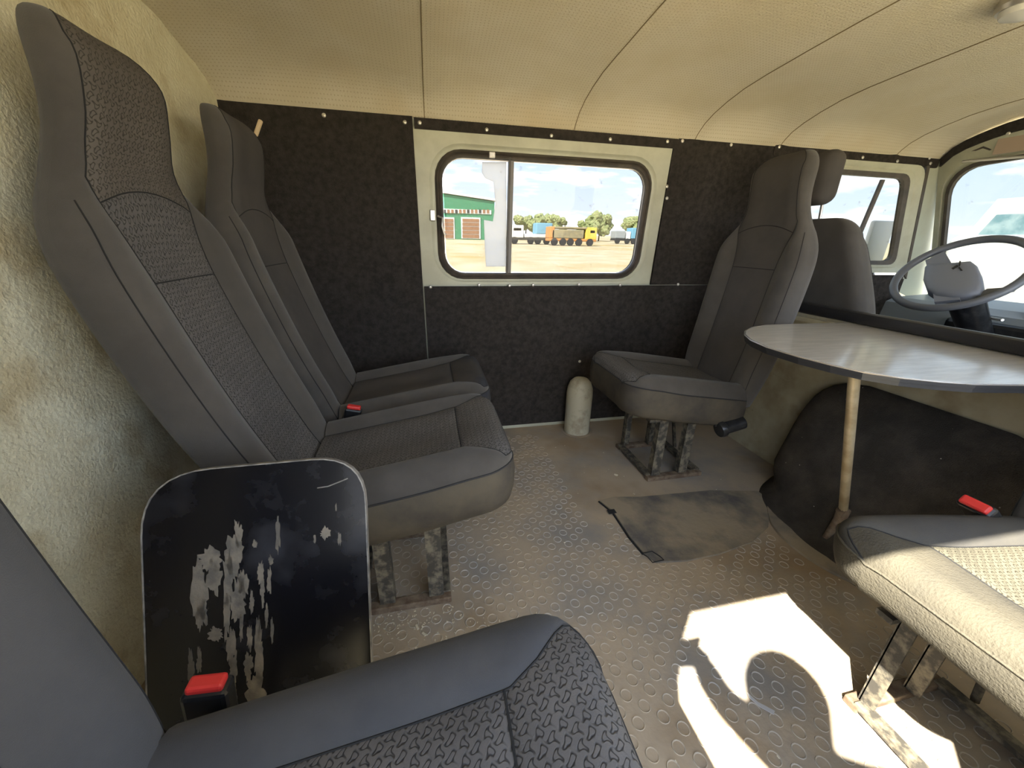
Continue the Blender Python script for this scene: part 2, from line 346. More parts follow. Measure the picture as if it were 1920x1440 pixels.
# ceiling
CEIL = [(1.752, 1.378), (1.735, 1.400), (1.70, 1.428), (1.65, 1.452), (1.58, 1.474), (1.50, 1.492), (1.40, 1.504), (1.25, 1.515), (1.10, 1.524), (.95, 1.531), (.80, 1.534)]
def zceil(y):
    yy = .80 + abs(y - .80); return interp(sorted(CEIL), yy)
ce = tag(MB().box((1.0, .80, 1.60), (3.5, 1.96, .03)).build('ceiling', M['whitepaint']), kind='structure')
SEAMS = [-.70, .024, .63, 1.198, 1.65, 2.349, 2.70]
ys = [1.755, 1.748, 1.74, 1.73, 1.715, 1.70, 1.675, 1.65, 1.615, 1.58, 1.54, 1.50, 1.45, 1.40, 1.32, 1.25, 1.17, 1.10, 1.02, .95, .87, .80]
ys = ys + [1.60 - y for y in reversed(ys[:-1])]
for a, b in zip(SEAMS, SEAMS[1:]):
    nx = 16; vs = []
    for i in range(nx + 1):
        t = i / nx; x = a + (b - a) * t
        for y in ys:
            edge = smooth01(0, .12, 1.755 - (.80 + abs(y - .80))); bul = .016 * (1 - abs(2 * t - 1) ** 2.2) * edge
            wr = .004 * pnoise((x * 5, y * 4, 5)) * edge
            rolled = .004 * (math.exp(-(t * nx / 1.0) ** 2 * 2) + math.exp(-((1 - t) * nx) ** 2 * 2))
            vs.append((x, y, zceil(y) + bul + wr + rolled))
    ny = len(ys); fs = [(i * ny + k, i * ny + k + 1, (i + 1) * ny + k + 1, (i + 1) * ny + k) for i in range(nx) for k in range(ny - 1)]
    MB().add(vs, fs).build('ceiling_panel', M['vinyl'], ce, smooth=True)
for a in SEAMS[1:-1]:
    MB().tube([(a, y, zceil(y) + .0032 + .004 * pnoise((a * 5, y * 4, 5)) * smooth01(0, .12, 1.755 - (.80 + abs(y - .80)))) for y in ys], .0016, 6).build('ceiling_seam', M['vinylseam'], ce, smooth=True)
# left wall shell, with openings
def wpoly(pl, off0, off1): return MB().extrude(pl, W3(off0), W3(off1))
wl = MB()
SH0, SH1 = -.03, -.012
def rect(x0, x1, z0, z1): return [(x0, z0), (x1, z0), (x1, z1), (x0, z1)]
WX0, WX1, WZ0, WZ1 = .0, 1.08, .785, 1.325
for r in (rect(-.70, 2.2, -.04, .70), rect(-.70, 2.2, .70, .76), rect(-.70, WX0, .76, 1.40), rect(WX1, 1.78, .76, 1.40), rect(WX0, WX1, .76, WZ0), rect(WX0, WX1, WZ1, 1.40)):
    wl.extrude(r, W3(SH0), W3(SH1))
WL = tag(wl.build('wall_left', M['paint']), kind='structure')
px = lambda p: onwall(p)
zt = 1.384
PANELS = [rect(-.675, -.022, .02, zt), rect(-.016, 1.112, 1.343, zt - .004), rect(1.106, 1.80, .752, zt), rect(-.016, 1.50, .02, .748)]
PANELS[2] = [(1.106, .752), (1.74, .752), (1.74, zt), (1.118, zt), (1.098, 1.343)]
for q, P_ in enumerate(PANELS):
    o = wpoly(P_, -.008, (.004, .0055, .004, .005)[q]).build('wall_panel', M['carpet'], WL)
scr = MB().lathe([(.0075, 0), (.0075, .0015), (.006, .0035), (.003, .0045), (.0006, .0046)], (0, 0, 0), n=10).build('screw', M['metal'], WL, smooth=True)
SCREWS = [(608, 217), (759, 230), (787, 231), (912, 244), (1033, 255), (1143, 262), (1250, 266), (1278, 265), (1369, 272), (1459, 276), (767, 357), (774, 466), (787, 543), (791, 610), (807, 538), (898, 534), (955, 535), (999, 534), (1085, 533), (1162, 534), (1270, 533), (1249, 372), (1086, 677), (1249, 350)]
first = True
for s_ in SCREWS:
    x, z = onwall(s_); o = scr if first else scr.copy()
    if not first: COL.objects.link(o)
    first = False; o.location = (x, ywall(z) - .0055, z); o.rotation_euler = (math.radians(90 - (3.4 if z > .76 else 0)), 0, 0)
# window 1: painted frame, rubber, panes
w1 = tag(empty('window_1', (.54, 1.77, .76)), kind='structure')
def inv(o):
    """keep world placement when the parent is an offset empty"""
    o.matrix_parent_inverse = o.parent.matrix_basis.inverted() if o.parent.parent is None else (o.parent.parent.matrix_basis @ o.parent.matrix_basis).inverted(); return o
fo = [onwall(p) for p in ((1216, 531), (1261, 279), (775, 240), (792, 531))]
ax0, ax1 = (fo[2][0] + fo[3][0]) / 2, (fo[0][0] + fo[1][0]) / 2
rub_o = rrect(.050, 1.030, .778, 1.290, .11); rub_i = rrect(.083, .998, .808, 1.258, .085); gl_p = rrect(.086, .995, .811, 1.255, .08)
def outer_rect(n=6): # same count as rrect
    P = []
    for cx, cy in ((ax1, .757), (ax1, 1.347), (ax0, 1.347), (ax0, .757)): P += [(cx, cy)] * (n + 1)
    return P
bead = rrect(.028, 1.052, .768, 1.306, .125)
fr = MB(); 
n7 = len(bead)
def ringstrip(mb, loops, offs):
    n = len(loops[0]); vs = []
    for lp, of in zip(loops, offs): vs += [W3(of)(p) for p in lp]
    fs = [(a * n + i, a * n + (i + 1) % n, (a + 1) * n + (i + 1) % n, (a + 1) * n + i) for a in range(len(loops) - 1) for i in range(n)]
    mb.add(vs, fs)
def grow(x): return rrect(.050 - x, 1.030 + x, .778 - x * .55, 1.290 + x * .8, .11 + x)
ringstrip(fr, [outer_rect(), outer_rect(), grow(.020), grow(.013), grow(.006), grow(-.006), grow(-.010)], [-.02, .003, .003, -.002, -.006, -.006, -.03])
inv(fr.build('frame_plate', M['paint'], w1, smooth=True, angle=35))
gk = MB()
def lerp(t): return [(a[0] + (b[0] - a[0]) * t, a[1] + (b[1] - a[1]) * t) for a, b in zip(rub_o, rub_i)]
ringstrip(gk, [lerp(0), lerp(.08), lerp(.35), lerp(.5), lerp(.6), lerp(.9), lerp(1), lerp(1)], [-.02, -.002, .004, -.002, .001, .002, -.004, -.03])
inv(gk.build('gasket', M['gasket'], w1, smooth=True, angle=50))
xd0 = onwall((952, 400))[0]; xd1 = xd0 + .022
lp = [p for p in gl_p if p[0] < .5]
def pane(pl, off): return MB().extrude(pl, W3(off), W3(off - .003))
PL = [(xd0 + .01, 1.255)] + [p for p in gl_p if p[0] < .5] + [(xd0 + .01, .811)]
PR = [(xd0 + .01, .811)] + [p for p in gl_p if p[0] > .5] + [(xd0 + .01, 1.255)]
inv(pane(PL, -.006).build('sliding_pane', M['glass'], w1)); inv(pane(PR, -.014).build('fixed_pane', M['glass'], w1))
inv(wpoly(rect(xd0, xd0 + .008, .80, 1.27), -.02, .0015).build('divider', M['gasket'], w1)); inv(wpoly(rect(xd0 + .008, xd1, .80, 1.27), -.018, -.002).build('divider_channel', mat('divider channel', (.16, .15, .14), rough=.5), w1))
for p_, d_ in (((922, 291), (.026, .012, .022)), ((811, 404), (.022, .012, .044))):
    x, z = onwall(p_); inv(MB().box((x, ywall(z) - .006, z), d_, bev=.003).build('latch', M['alu'], w1))
x, z = onwall((824, 415)); inv(MB().tube([(x - .006, ywall(z) - .008, z + .02), (x + .012, ywall(z) - .02, z + .012), (x + .010, ywall(z) - .022, z - .02), (x + .02, ywall(z) - .018, z - .055)], .0045, 6).build('latch_lever', M['alu'], w1, smooth=True))
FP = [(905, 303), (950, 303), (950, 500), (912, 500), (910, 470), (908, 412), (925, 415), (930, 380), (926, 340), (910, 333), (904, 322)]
inv(pane([onwall(p) for p in FP], -.0095).build('reflection_patch', M['reflpatch'], w1))  # bright reflection in the glass, painted as a white translucent patch
# bulkhead behind the cab + rail
bh = MB()
bh.box((XB + .012, .81, .335), (.02, 1.93, .71))
bh.box((XB + .006, .81, .668), (.045, 1.93, .022), bev=.006)
BH = tag(bh.build('wall_front', M['bulkhead']), kind='structure')
for yy, zz in ((.59, .33), (1.30, .40), (1.44, .20)):
    MB().box((XB, yy, zz), (.016, .05, .10) if yy < 1 else (.004, .09, .008), bev=.004).build('stamped_rib', M['bulkhead'], BH)
rail = MB().box((XB + .008, .81, .712), (.040, 1.92, .042), bev=.014); tag(rail.build('trim_1', M['rail'], smooth=True), kind='structure')
# right wall (behind the viewer) with the open doorway
rr = MB()
for c, d in (((-.475, YR - .015, .76), (.43, .03, 1.56)), ((.45, YR - .015, 1.455), (2.2, .03, .17)), ((2.2, YR - .015, .37), (1.5, .03, .78)), ((1.50, YR - .015, 1.0), (.14, .03, 1.1)), ((.98, YR - .015, .34), (.92, .03, .76)), ((2.2, YR - .015, 1.455), (1.4, .03, .17))): rr.box(c, d)  # low panel beside the sunlit seat is added to block stray sun
tag(rr.build('wall_right', M['paint']), kind='structure')
# cab side wall: pillar, window frame, lower trim
cabw = MB()
cabw.extrude([(1.74, .80), (1.74, 1.36), (1.80, 1.36), (1.80, .80)], W3(-.03), W3(.0))
inner = rpoly([(1.84, .865), (2.63, .865), (2.485, 1.305), (1.84, 1.305)], .055)
outer = rpoly([(1.78, .815), (2.74, .815), (2.565, 1.352), (1.78, 1.352)], .06)
out2 = [(min(max(p[0], 1.74), 3.2), p[1]) for p in rpoly([(1.74, .78), (2.80, .78), (2.60, 1.40), (1.74, 1.40)], .002)]
cab = tag(empty('window_2', (2.1, 1.77, .8)), kind='structure')
c1 = MB(); ringstrip(c1, [outer, outer, [((a[0] * .7 + b[0] * .3), (a[1] * .7 + b[1] * .3)) for a, b in zip(outer, inner)], [((a[0] * .5 + b[0] * .5), (a[1] * .5 + b[1] * .5)) for a, b in zip(outer, inner)], [((a[0] * .3 + b[0] * .7), (a[1] * .3 + b[1] * .7)) for a, b in zip(outer, inner)], inner, inner], [-.04, .012, .010, .002, .006, .0, -.03])
inv(c1.build('door_frame', M['paint'], cab, smooth=True, angle=35))
c2 = MB(); mid = [((a[0] * .12 + b[0] * .88), (a[1] * .12 + b[1] * .88)) for a, b in zip(outer, inner)]; inn2 = rpoly([(1.855, .88), (2.61, .88), (2.472, 1.290), (1.855, 1.290)], .05)
ringstrip(c2, [mid, mid, inn2, inn2], [-.02, .008, .004, -.02]); inv(c2.build('gasket', M['gasket'], cab, smooth=True, angle=40))
inv(MB().extrude(inn2, W3(-.012), W3(-.016)).build('side_pane', M['glass2'], cab))
va, vb = onwall((1657, 337)), onwall((1600, 470))
inv(MB().tube([(va[0], ywall(va[1]) + .005, va[1]), (vb[0], ywall(vb[1]) + .005, vb[1])], .012, 6).build('vent_bar', M['gasket'], cab, smooth=True))
def xws(z): return XW + (1.31 - z) * .42      # slanted windscreen plane
ap = MB(); ap.extrude([(2.585, 1.40), (2.77, .70), (3.05, .60), (2.66, 1.40)], W3(-.04), W3(.002))
tag(ap.build('trim_2', M['pillar']), kind='structure')
sealp = [onwall(p) for p in ((1709, 318), (1718, 318), (1722, 570), (1708, 590))]
tag(MB().extrude([(2.565, 1.352), (2.585, 1.352), (2.765, .78), (2.74, .80)], W3(-.01), W3(.014)).build('trim_3', M['gasket']), kind='structure')
tag(MB().extrude([(1.74, .0), (2.76, .0), (2.76, .80), (1.74, .80)], W3(-.03), W3(.004)).build('door_1', M['carpet']), kind='structure')
# dark strip above the cab window with screws
stp = MB().extrude(rpoly([(1.62, 1.345), (2.648, 1.345), (2.640, 1.400), (1.62, 1.392)], .012), W3(-.01), W3(.007)); ST = tag(stp.build('trim_4', M['carpet']), kind='structure')
for s_ in ((1614, 296), (1679, 303), (1739, 297), (1741, 307)):
    x, z = onwall(s_); o = scr.copy(); COL.objects.link(o); o.parent = ST; o.location = (x, ywall(z) - .008, z); o.rotation_euler = (math.radians(86.6), 0, 0)
# windscreen frame
ws = tag(empty('window_3', (2.8, .8, .7)), kind='structure')
def WS(off): return lambda p: Vector((xws(p[1]) - off, p[0], p[1]))
def topz(y): return zceil(min(y, 1.74)) - .0
no_ = 14
def wsouter(): 
    P = []
    for k in range(9): P.append((1.752, .58 + (1.385 - .58) * k / 8))
    for k in range(1, 25): y = 1.752 - (1.752 + .15) * k / 24; P.append((y, zceil(max(y, -.14))))
    for k in range(1, 9): P.append((-.15, 1.38 - (1.38 - .58) * k / 8))
    return P
WO = wsouter()
def wsin(sh):
    P = []; yl, yr, zb, zt2, r = 1.715 - sh, -.11 + sh, .66 + sh, 1.352 - sh, .13 - sh * .5
    for k in range(8): P.append((yl, zb + (zt2 - r - zb) * k / 7))
    for k in range(1, 7): a = math.radians(90 * k / 6); P.append((yl - r + r * math.cos(a), zt2 - r + r * math.sin(a)))
    for k in range(1, 20): P.append((yl - r + (yr + r - yl + r) * k / 19, zt2 + .02 * math.sin(math.pi * k / 19)))
    for k in range(8): P.append((yr, zt2 - (zt2 - zb) * k / 7))
    return P[:len(WO)] if len(P) >= len(WO) else P + [P[-1]] * (len(WO) - len(P))
def wsstrip(loops, offs):
    mb = MB(); n = len(WO); vs = []
    for l2, of in zip(loops, offs): vs += [WS(of)(p) for p in l2]
    mb.add(vs, [(a * n + i, a * n + (i + 1) % n, (a + 1) * n + (i + 1) % n, (a + 1) * n + i) for a in range(len(loops) - 1) for i in range(n)]); return mb
inv(wsstrip([WO, WO, wsin(-.012), wsin(-.006), wsin(0), wsin(0)], [-.03, .0, .004, -.004, -.002, -.03]).build('screen_frame', M['paint'], ws, smooth=True, angle=35))
inv(wsstrip([wsin(-.002), wsin(0.004), wsin(.018), wsin(.018)], [-.01, .006, .004, -.02]).build('gasket', M['gasket'], ws, smooth=True, angle=40))
gm = MB(); g_ = wsin(.016); gm.extrude(g_, WS(-.012), WS(-.016)); inv(gm.build('windscreen_pane', M['glass2'], ws))
hs = MB(); up = []; lo_ = []
for k in range(41):
    y = 1.742 - 1.9 * k / 40; zc = zceil(y); wdt = .040 + .012 * smooth01(0, .5, 1.742 - y); up.append((y, zc - .004)); lo_.append((y, zc - wdt))
hs.extrude(up + lo_[::-1], WS(.002), WS(.012))
HS = tag(hs.build('trim_5', M['carpet']), kind='structure')
for p_ in ((1778, 288), (1905, 252)):
    q = atx(p_, 2.66); o = scr.copy(); COL.objects.link(o); o.parent = HS; o.location = (xws(q.z) - .013, q.y, q.z); o.rotation_euler = (0, math.radians(-90), 0)
# ================================================================== SEATS
def seat_cushion(root, m_top, m_ins, m_front, m_side, sb=1.0, pipe='piping'):
    W0, r, XF, XK = .215, .078, .28, -.215
    rows = [XK + (XF - r - XK) * k / 11 for k in range(12)]
    rows = sorted(rows + [.150, .158, .166]); rowsW = []
    for x in rows: rowsW.append((x, W0 * (.985 + .015 * smooth01(XK, 0, x))))
    for k in range(1, 9):
        a = math.radians(90 * k / 8); rowsW.append((XF - r + r * math.sin(a), W0 - r + r * math.cos(a)))
    def hw(x): return .122 + (.06) * smooth01(.158, .27, x)
    bc = [0, .03, .08, .16, .28, .45, .62, .8, .93, 1.0]; ic = [k / 10 for k in range(1, 10)]
    def top(x, y, W):
        qx, qy = x - (XF - r), abs(y) - (W0 - r)
        d = r - math.hypot(qx, qy) if qx > 0 and qy > 0 else min(XF - x, W - abs(y))
        ed = max(0.0, min(1.0, 1 - d / .042)); z = .447 + .16 * x - .036 * (1 - math.sqrt(max(0, 1 - ed * ed)))
        h = min(hw(x), W - .012); t = (abs(y) - h) / max(.01, W - h)
        if t > 0: z += .020 * math.sin(math.pi * min(1, t)) ** .8 * smooth01(.27, .05, x)
        z -= .010 * (1 - smooth01(0, h, abs(y))) * smooth01(.30, .1, x) * smooth01(-.3, -.1, x)
        z -= .004 * math.exp(-((abs(y) - h) / .006) ** 2)
        z -= .004 * math.exp(-((x - .158) / .006) ** 2) * (1 if abs(y) < h else 0)
        z += .007 * smooth01(.05, .2, x) * smooth01(.30, .24, x)
        return z
    grid = []
    for x, W in rowsW:
        h = min(hw(x), W - .012); cols = [-W + (W - h) * t for t in bc] + [-h + 2 * h * t for t in ic] + [h + (W - h) * (1 - t) for t in reversed(bc)]
        grid.append([(x, y, top(x, y, W)) for y in cols])
    nr, nc = len(grid), len(grid[0]); nb = len(bc) - 1; c0, c1 = nb, nc - 1 - nb
    def part(name, faces, m, parent, uvscale=None):
        mb = MB(); idx = {}; fs = []; uv = []
        for q in faces:
            f = []
            for rc in q:
                if rc not in idx:
                    idx[rc] = len(mb.v); p = grid[rc[0]][rc[1]]; mb.v.append(p); uv.append((p[1], p[0]))
                f.append(idx[rc])
            fs.append(tuple(f))
        mb.f = fs; return mb.build(name, m, parent, smooth=True, angle=75, uv=uv)
    F = [((i, k), (i, k + 1), (i + 1, k + 1), (i + 1, k)) for i in range(nr - 1) for k in range(nc - 1)]
    bol = [f for f in F if f[0][1] < c0 or f[0][1] >= c1]; mid = [f for f in F if c0 <= f[0][1] < c1]
    xs = min(range(nr), key=lambda i: abs(grid[i][0][0] - .158))
    cush = part('cushion', bol, m_top, root)
    part('seat_insert', [f for f in mid if f[0][0] < xs], m_ins, cush); part('front_insert', [f for f in mid if f[0][0] >= xs], m_front, cush)
    per = [(i, 0) for i in range(nr)] + [(nr - 1, k) for k in range(1, nc)] + [(i, nc - 1) for i in range(nr - 2, -1, -1)] + [(0, k) for k in range(nc - 2, 0, -1)]
    pts = [Vector(grid[a][b]) for a, b in per]; n = len(pts); mb = MB(); prof = [(0, 0), (.004, -.010), (.007, -.035), (.006, -.075), (-.002, -.108), (-.020, -.122), (-.05, -.124)]
    nor = []
    for i in range(n):
        t = pts[(i + 1) % n] - pts[i - 1]; v = Vector((-t.y, t.x, 0)); v = v.normalized() if v.length > 1e-9 else Vector((-1, 0, 0))
        if v.dot(Vector((pts[i].x - .03, pts[i].y, 0))) < 0: v = -v
        nor.append(v)
    vs = []
    for of, dz in prof:
        for i in range(n): vs.append(pts[i] + nor[i] * (of if sb == 1 else of * .5 - .2 * (1 - sb) * abs(dz)) + Vector((0, 0, dz * sb)))
    fs = [(a * n + i, a * n + (i + 1) % n, (a + 1) * n + (i + 1) % n, (a + 1) * n + i) for a in range(len(prof) - 1) for i in range(n)]; fs.append(tuple((len(prof) - 1) * n + i for i in range(n)))
    mb.add(vs, fs); mb.build('side_band', m_side, cush, smooth=True, angle=75)
    k1 = per.index((nr - 1, nc - 1)) + (nr - 1)
    MB().tube([p + v * .001 + Vector((0, 0, .0005)) for p, v in zip(pts[:k1 + 1], nor)], .0022, 6).build('piping', M[pipe], cush, smooth=True)
    if sb < 1: MB().box((-.02, 0, .335), (.34, .34, .10), m=Matrix.Rotation(-.16, 3, 'Y'), bev=.01).build('seat_pan', M['legmetal'], cush)
    for c in (c0, c1): MB().tube([Vector(grid[i][c]) + Vector((0, 0, .0004)) for i in range(nr)], .0013, 5).build('seam', M['seam'], cush, smooth=True)
    MB().tube([Vector(grid[xs][c]) + Vector((0, 0, .0006)) for c in range(c0, c1 + 1)], .0016, 5).build('seam', M['seam'], cush, smooth=True)
    return cush
FRONT = [(.33, -.185), (.40, -.222), (.47, -.255), (.64, -.318), (.86, -.384), (.99, -.412), (1.06, -.416), (1.13, -.402), (1.20, -.394), (1.26, -.400), (1.30, -.42)]
WID = [(.33, .195), (.45, .205), (.60, .212), (.85, .215), (.93, .208), (.985, .184), (1.03, .152), (1.08, .131), (1.14, .126), (1.20, .129), (1.30, .128)]
THK = [(.33, .080), (.55, .090), (.80, .085), (1.0, .074), (1.1, .070), (1.3, .070)]
INS = [(.33, .098), (.60, .104), (.86, .106), (.94, .116), (1.00, .132), (1.03, .132), (1.06, .118), (1.14, .107), (1.30, .108)]
def seat_back(root, k=1.0, m_side='cloth', m_ins='insert', m_head='headcloth', wide=1.0, cut=1.270, heads=True, x0=-.21, dx=0.0, zoff=0.0):
    zs = [.34 + (cut - .07 - .34) * i / 46 for i in range(47)]; rows = []
    WT = WID if heads else [(.33, .24), (.45, .245), (.70, .235), (.85, .205), (.95, .175), (1.05, .14), (1.3, .13)]
    for z in zs: rows.append((z, sinterp(WT, z) * wide, 0.0))
    for i in range(1, 9):
        a = math.radians(90 * i / 8); rows.append((cut - .07 + .07 * math.sin(a), (sinterp(WT, cut - .07) * wide) - .075 * (1 - math.cos(a)), 1 - math.cos(a)))
    bc = [0, .04, .10, .2, .35, .55, .75, .92, 1.0]; ic = [q / 10 for q in range(1, 10)]
    G = []; arc = 0; last = None; ARC = []
    for z, W, cap in rows:
        T = sinterp(THK, z) * (1 - .80 * cap); fx = sinterp(FRONT, min(z, 1.30)); fx = x0 + (fx - x0) * k + dx - .055 * cap
        h = min(sinterp(INS, z) if heads else .125, W - .016); bmp = .024 * smooth01(1.05, .93, z) * smooth01(.30, .5, z)
        if heads: bmp += .0
        re = min(.048, T * .48)
        cols = [-W + (W - h) * t for t in bc] + [-h + 2 * h * t for t in ic] + [h + (W - h) * (1 - t) for t in reversed(bc)]
        ring = []
        for y in cols:
            d = W - abs(y); ed = max(0, min(1, 1 - d / re)); x = fx - re * (1 - math.sqrt(max(0, 1 - ed * ed)))
            t = (abs(y) - h) / max(.01, W - h)
            if t > 0: x += bmp * smooth01(0, .55, t)
            else: x -= .004 * (1 - (y / h) ** 2)
            x -= .003 * math.exp(-((abs(y) - h) / .006) ** 2)
            dzz = .028 * (1 - min(1, abs(y) / h) ** 2) * math.exp(-((z - 1.0) / .05) ** 2) if (heads and abs(y) < h) else 0
            ring.append(Vector((x, y, z + dzz + zoff)))
        bx = fx - T
        back = []
        yW = W
        for t in (.25, .5, .75): back.append(Vector((fx - re - (T - 2 * re) * t, yW, z + zoff)))
        for q in range(0, 5):
            a = math.radians(90 * q / 4); back.append(Vector((bx + re - re * math.sin(a), yW - re + re * math.cos(a), z + zoff)))
        for q in range(1, 8): back.append(Vector((bx, (W - re) * (1 - 2 * q / 8), z + zoff)))
        for q in range(4, -1, -1):
            a = math.radians(90 * q / 4); back.append(Vector((bx + re - re * math.sin(a), -yW + re - re * math.cos(a), z + zoff)))
        for t in (.75, .5, .25): back.append(Vector((fx - re - (T - 2 * re) * t, -yW, z + zoff)))
        G.append(ring + back)
        c = Vector((fx, 0, z)); arc += (c - last).length if last else 0; last = c; ARC.append(arc)
    nr, nc = len(G), len(G[0]); nf = len(cols); nb = len(bc) - 1; c0, c1 = nb, nf - 1 - nb
    def part(name, faces, m, parent, caps=False):
        mb = MB(); idx = {}; uv = []
        for q in faces:
            f = []
            for rc in q:
                if rc not in idx: idx[rc] = len(mb.v); mb.v.append(tuple(G[rc[0]][rc[1]])); uv.append((G[rc[0]][rc[1]].y, ARC[rc[0]]))
                f.append(idx[rc])
            mb.f.append(tuple(f))
        if caps:
            for i in (0, nr - 1):
                f = []
                for c in range(nc):
                    if (i, c) not in idx: idx[(i, c)] = len(mb.v); mb.v.append(tuple(G[i][c])); uv.append((0, 0))
                    f.append(idx[(i, c)])
                mb.f.append(tuple(f))
        return mb.build(name, m, parent, smooth=True, angle=80, uv=uv)
    Fs = [((i, c), (i, (c + 1) % nc), (i + 1, (c + 1) % nc), (i + 1, c)) for i in range(nr - 1) for c in range(nc)]
    ri = lambda z: min(range(nr), key=lambda i: abs(rows[i][0] - z))
    ra, rb = ri(.865), ri(1.0)
    mid = [f for f in Fs if c0 <= f[0][1] < c1]; oth = [f for f in Fs if not (c0 <= f[0][1] < c1)]
    back = part('backrest', oth, M[m_side], root, caps=True)
    if heads:
        part('back_insert', [f for f in mid if f[0][0] < ra], M[m_ins], back); part('shoulder_insert', [f for f in mid if ra <= f[0][0] < rb], M[m_ins], back)
        part('head_panel', [f for f in mid if f[0][0] >= rb], M[m_head], back)
        for i in (ra, rb): MB().tube([G[i][c] + Vector((.0004, 0, 0)) for c in range(c0, c1 + 1)], .0013, 5).build('seam', M['seam'], back, smooth=True)
    else: part('back_insert', mid, M[m_ins], back)
    e_ = nr - 1
    for c in (c0, c1): MB().tube([G[i][c] + Vector((.0004, 0, 0)) for i in range(0, e_)], .0012, 5).build('seam', M['seam'], back, smooth=True)
    for c in (2, nf - 3): MB().tube([G[i][c] for i in range(0, ri(1.02))], .0013, 5).build('seam', M['seam'], back, smooth=True)
    return back
def seat_frame(root, hinge=None, splay=0.0):
    for sy in (-1, 1):
        y = sy * .135
        MB().box((-.015, y, .010), (.26, .030, .020), bev=.003).build('foot_bar', M['rust'], root)
        for x in (.075, -.055):
            # angle-iron leg
            mb = MB(); mb.box((x, y, .155), (.040, .005, .27)); mb.box((x + .018, y + sy * -.014, .155), (.004, .028, .27)); mb.build('leg', M['legmetal'], root)
        MB().box((-.0, y, .288 ), (.30, .028, .012)).build('seat_rail', M['legmetal'], root)
    for x in (.10, -.13): MB().box((x, 0, .018), (.028, .26, .014)).build('cross_bar', M['legmetal'], root)
    MB().tube([(-.11, -.09, .285), (-.17, -.085, .01)], .008, 6).build('brace', M['legmetal'], root, smooth=True)
    if hinge:
        y = hinge
        MB().lathe([(.014, -.056), (.030, -.056), (.033, -.048), (.033, -.036), (.026, -.030), (.027, .05), (.018, .056)], (-.17, y, .275), axis=(-1, 0, .25), n=20).build('recliner_hinge', M['blackplastic'], root, smooth=True)
        MB().box((-.165, y * .93, .30), (.12, .010, .06), bev=.004).build('hinge_plate', M['blackplastic'], root)
def buckle(root, pos, d, w=.042, turn=False):
    """seat belt buckle: pos = top centre, d = direction from top to its stalk"""
    d = Vector(d).normalized(); q = Vector((0, 0, -1)).rotation_difference(d).to_matrix(); pos = Vector(pos)
    if turn: q = q @ Matrix.Rotation(math.radians(90), 3, 'Z')
    b = MB().box(pos + d * .045, (.028, w + .010, .085), m=q, bev=.006).build('belt_buckle', M['blackplastic'], root)
    MB().box(pos + d * .0 + q @ Vector((0, 0, .001)), (.020, w, .012), m=q, bev=.004).build('release_button', M['red'], b)
    MB().box(pos + d * .15, (.008, w * .6, .16), m=q).build('stalk', M['blackplastic'], b)
def make_seat(label, loc, rz, group, k=1.0, tops='cloth', ins='insert', front='insert', side='dusty', back='cloth', bins='insert', head='headcloth', hinge=None, bk=None, x0=-.21, dx=0.0, sb=1.0, pipe='piping'):
    r = tag(empty('passenger_seat', loc, rz), label, 'seat', group)
    seat_cushion(r, M[tops], M[ins], M[front], M[side], sb, pipe); seat_back(r, k=k, m_side=back, m_ins=bins, m_head=head, x0=x0, dx=dx); seat_frame(r, hinge)
    if bk: buckle(r, *bk)
    return r
REAR = 'high-backed seats in the rear row'
XS = -.10
make_seat('high-backed dark seat standing right behind the leaning black board', (XS, .940, 0), 0, REAR, bk=((-.150, .232, .447), (-.25, -.02, -1), .040, True))
M['headplain'] = mat('seat cloth worn', (.078, .072, .068), (.064, .060, .058), scale=6, rough=.92, bump=.25, bscale=700, spec=.2)
make_seat('high-backed dark seat in the rear row, tucked into the corner by the dark side wall', (XS + .012, 1.392, 0), 0, REAR, k=.96, ins='headplain', front='duskyblue', bins='headplain', head='headplain', side='duskyblue')
make_seat('dark seat beside the doorway, black board leaning behind it, clean patterned cushion', (XS, .150, 0), 0, REAR, k=.45, dx=-.008, tops='clothskytint', back='clothskytint', side='duskyblue', bk=((-.205, .240, .412), (-.12, .0, -1), .042, True))
make_seat('rear-facing dark seat with khaki dust on its side, backed onto the bulkhead', (.98, 1.355, 0), math.pi, 'rear-facing seats at the bulkhead', k=.5, bins='headplain', head='headplain', front='insert', hinge=.215)
make_seat('dusty seat in full sunlight next to the carpeted engine cover', (.970, .225, 0), math.pi, 'rear-facing seats at the bulkhead', k=.5, sb=.55, pipe='dusttop', tops='dustbolster', ins='dustinsert', front='dusttop', side='dusttop', bk=((-.115, -.205, .455), (-.75, .0, -.6), .045))
# torn foam patch on the corner seat's headrest
# driver's seat
dr = tag(empty('driver_seat', (2.06, 1.42, 0)), "dark driver's seat with separate headrest behind the steering wheel", 'seat')
MB().box((-.02, 0, .40), (.46, .46, .14), bev=.05).build('cushion', M['cloth'], dr, smooth=True)
MB().box((-.02, 0, .17), (.36, .36, .33)).build('base', M['blackplastic'], dr)
seat_back(dr, k=.9, heads=False, cut=1.055, wide=1.16, dx=-.03, m_ins='cloth')
hb = MB().box((-.425, .105, 1.215), (.10, .225, .205), bev=.046).build('headrest', M['headplain'], dr, smooth=True)
for yy in (-.05, .05): MB().tube([(-.40, yy + .08, .98), (-.405, yy + .10, 1.2)], .006, 8).build('headrest_post', M['alu'], hb, smooth=True)
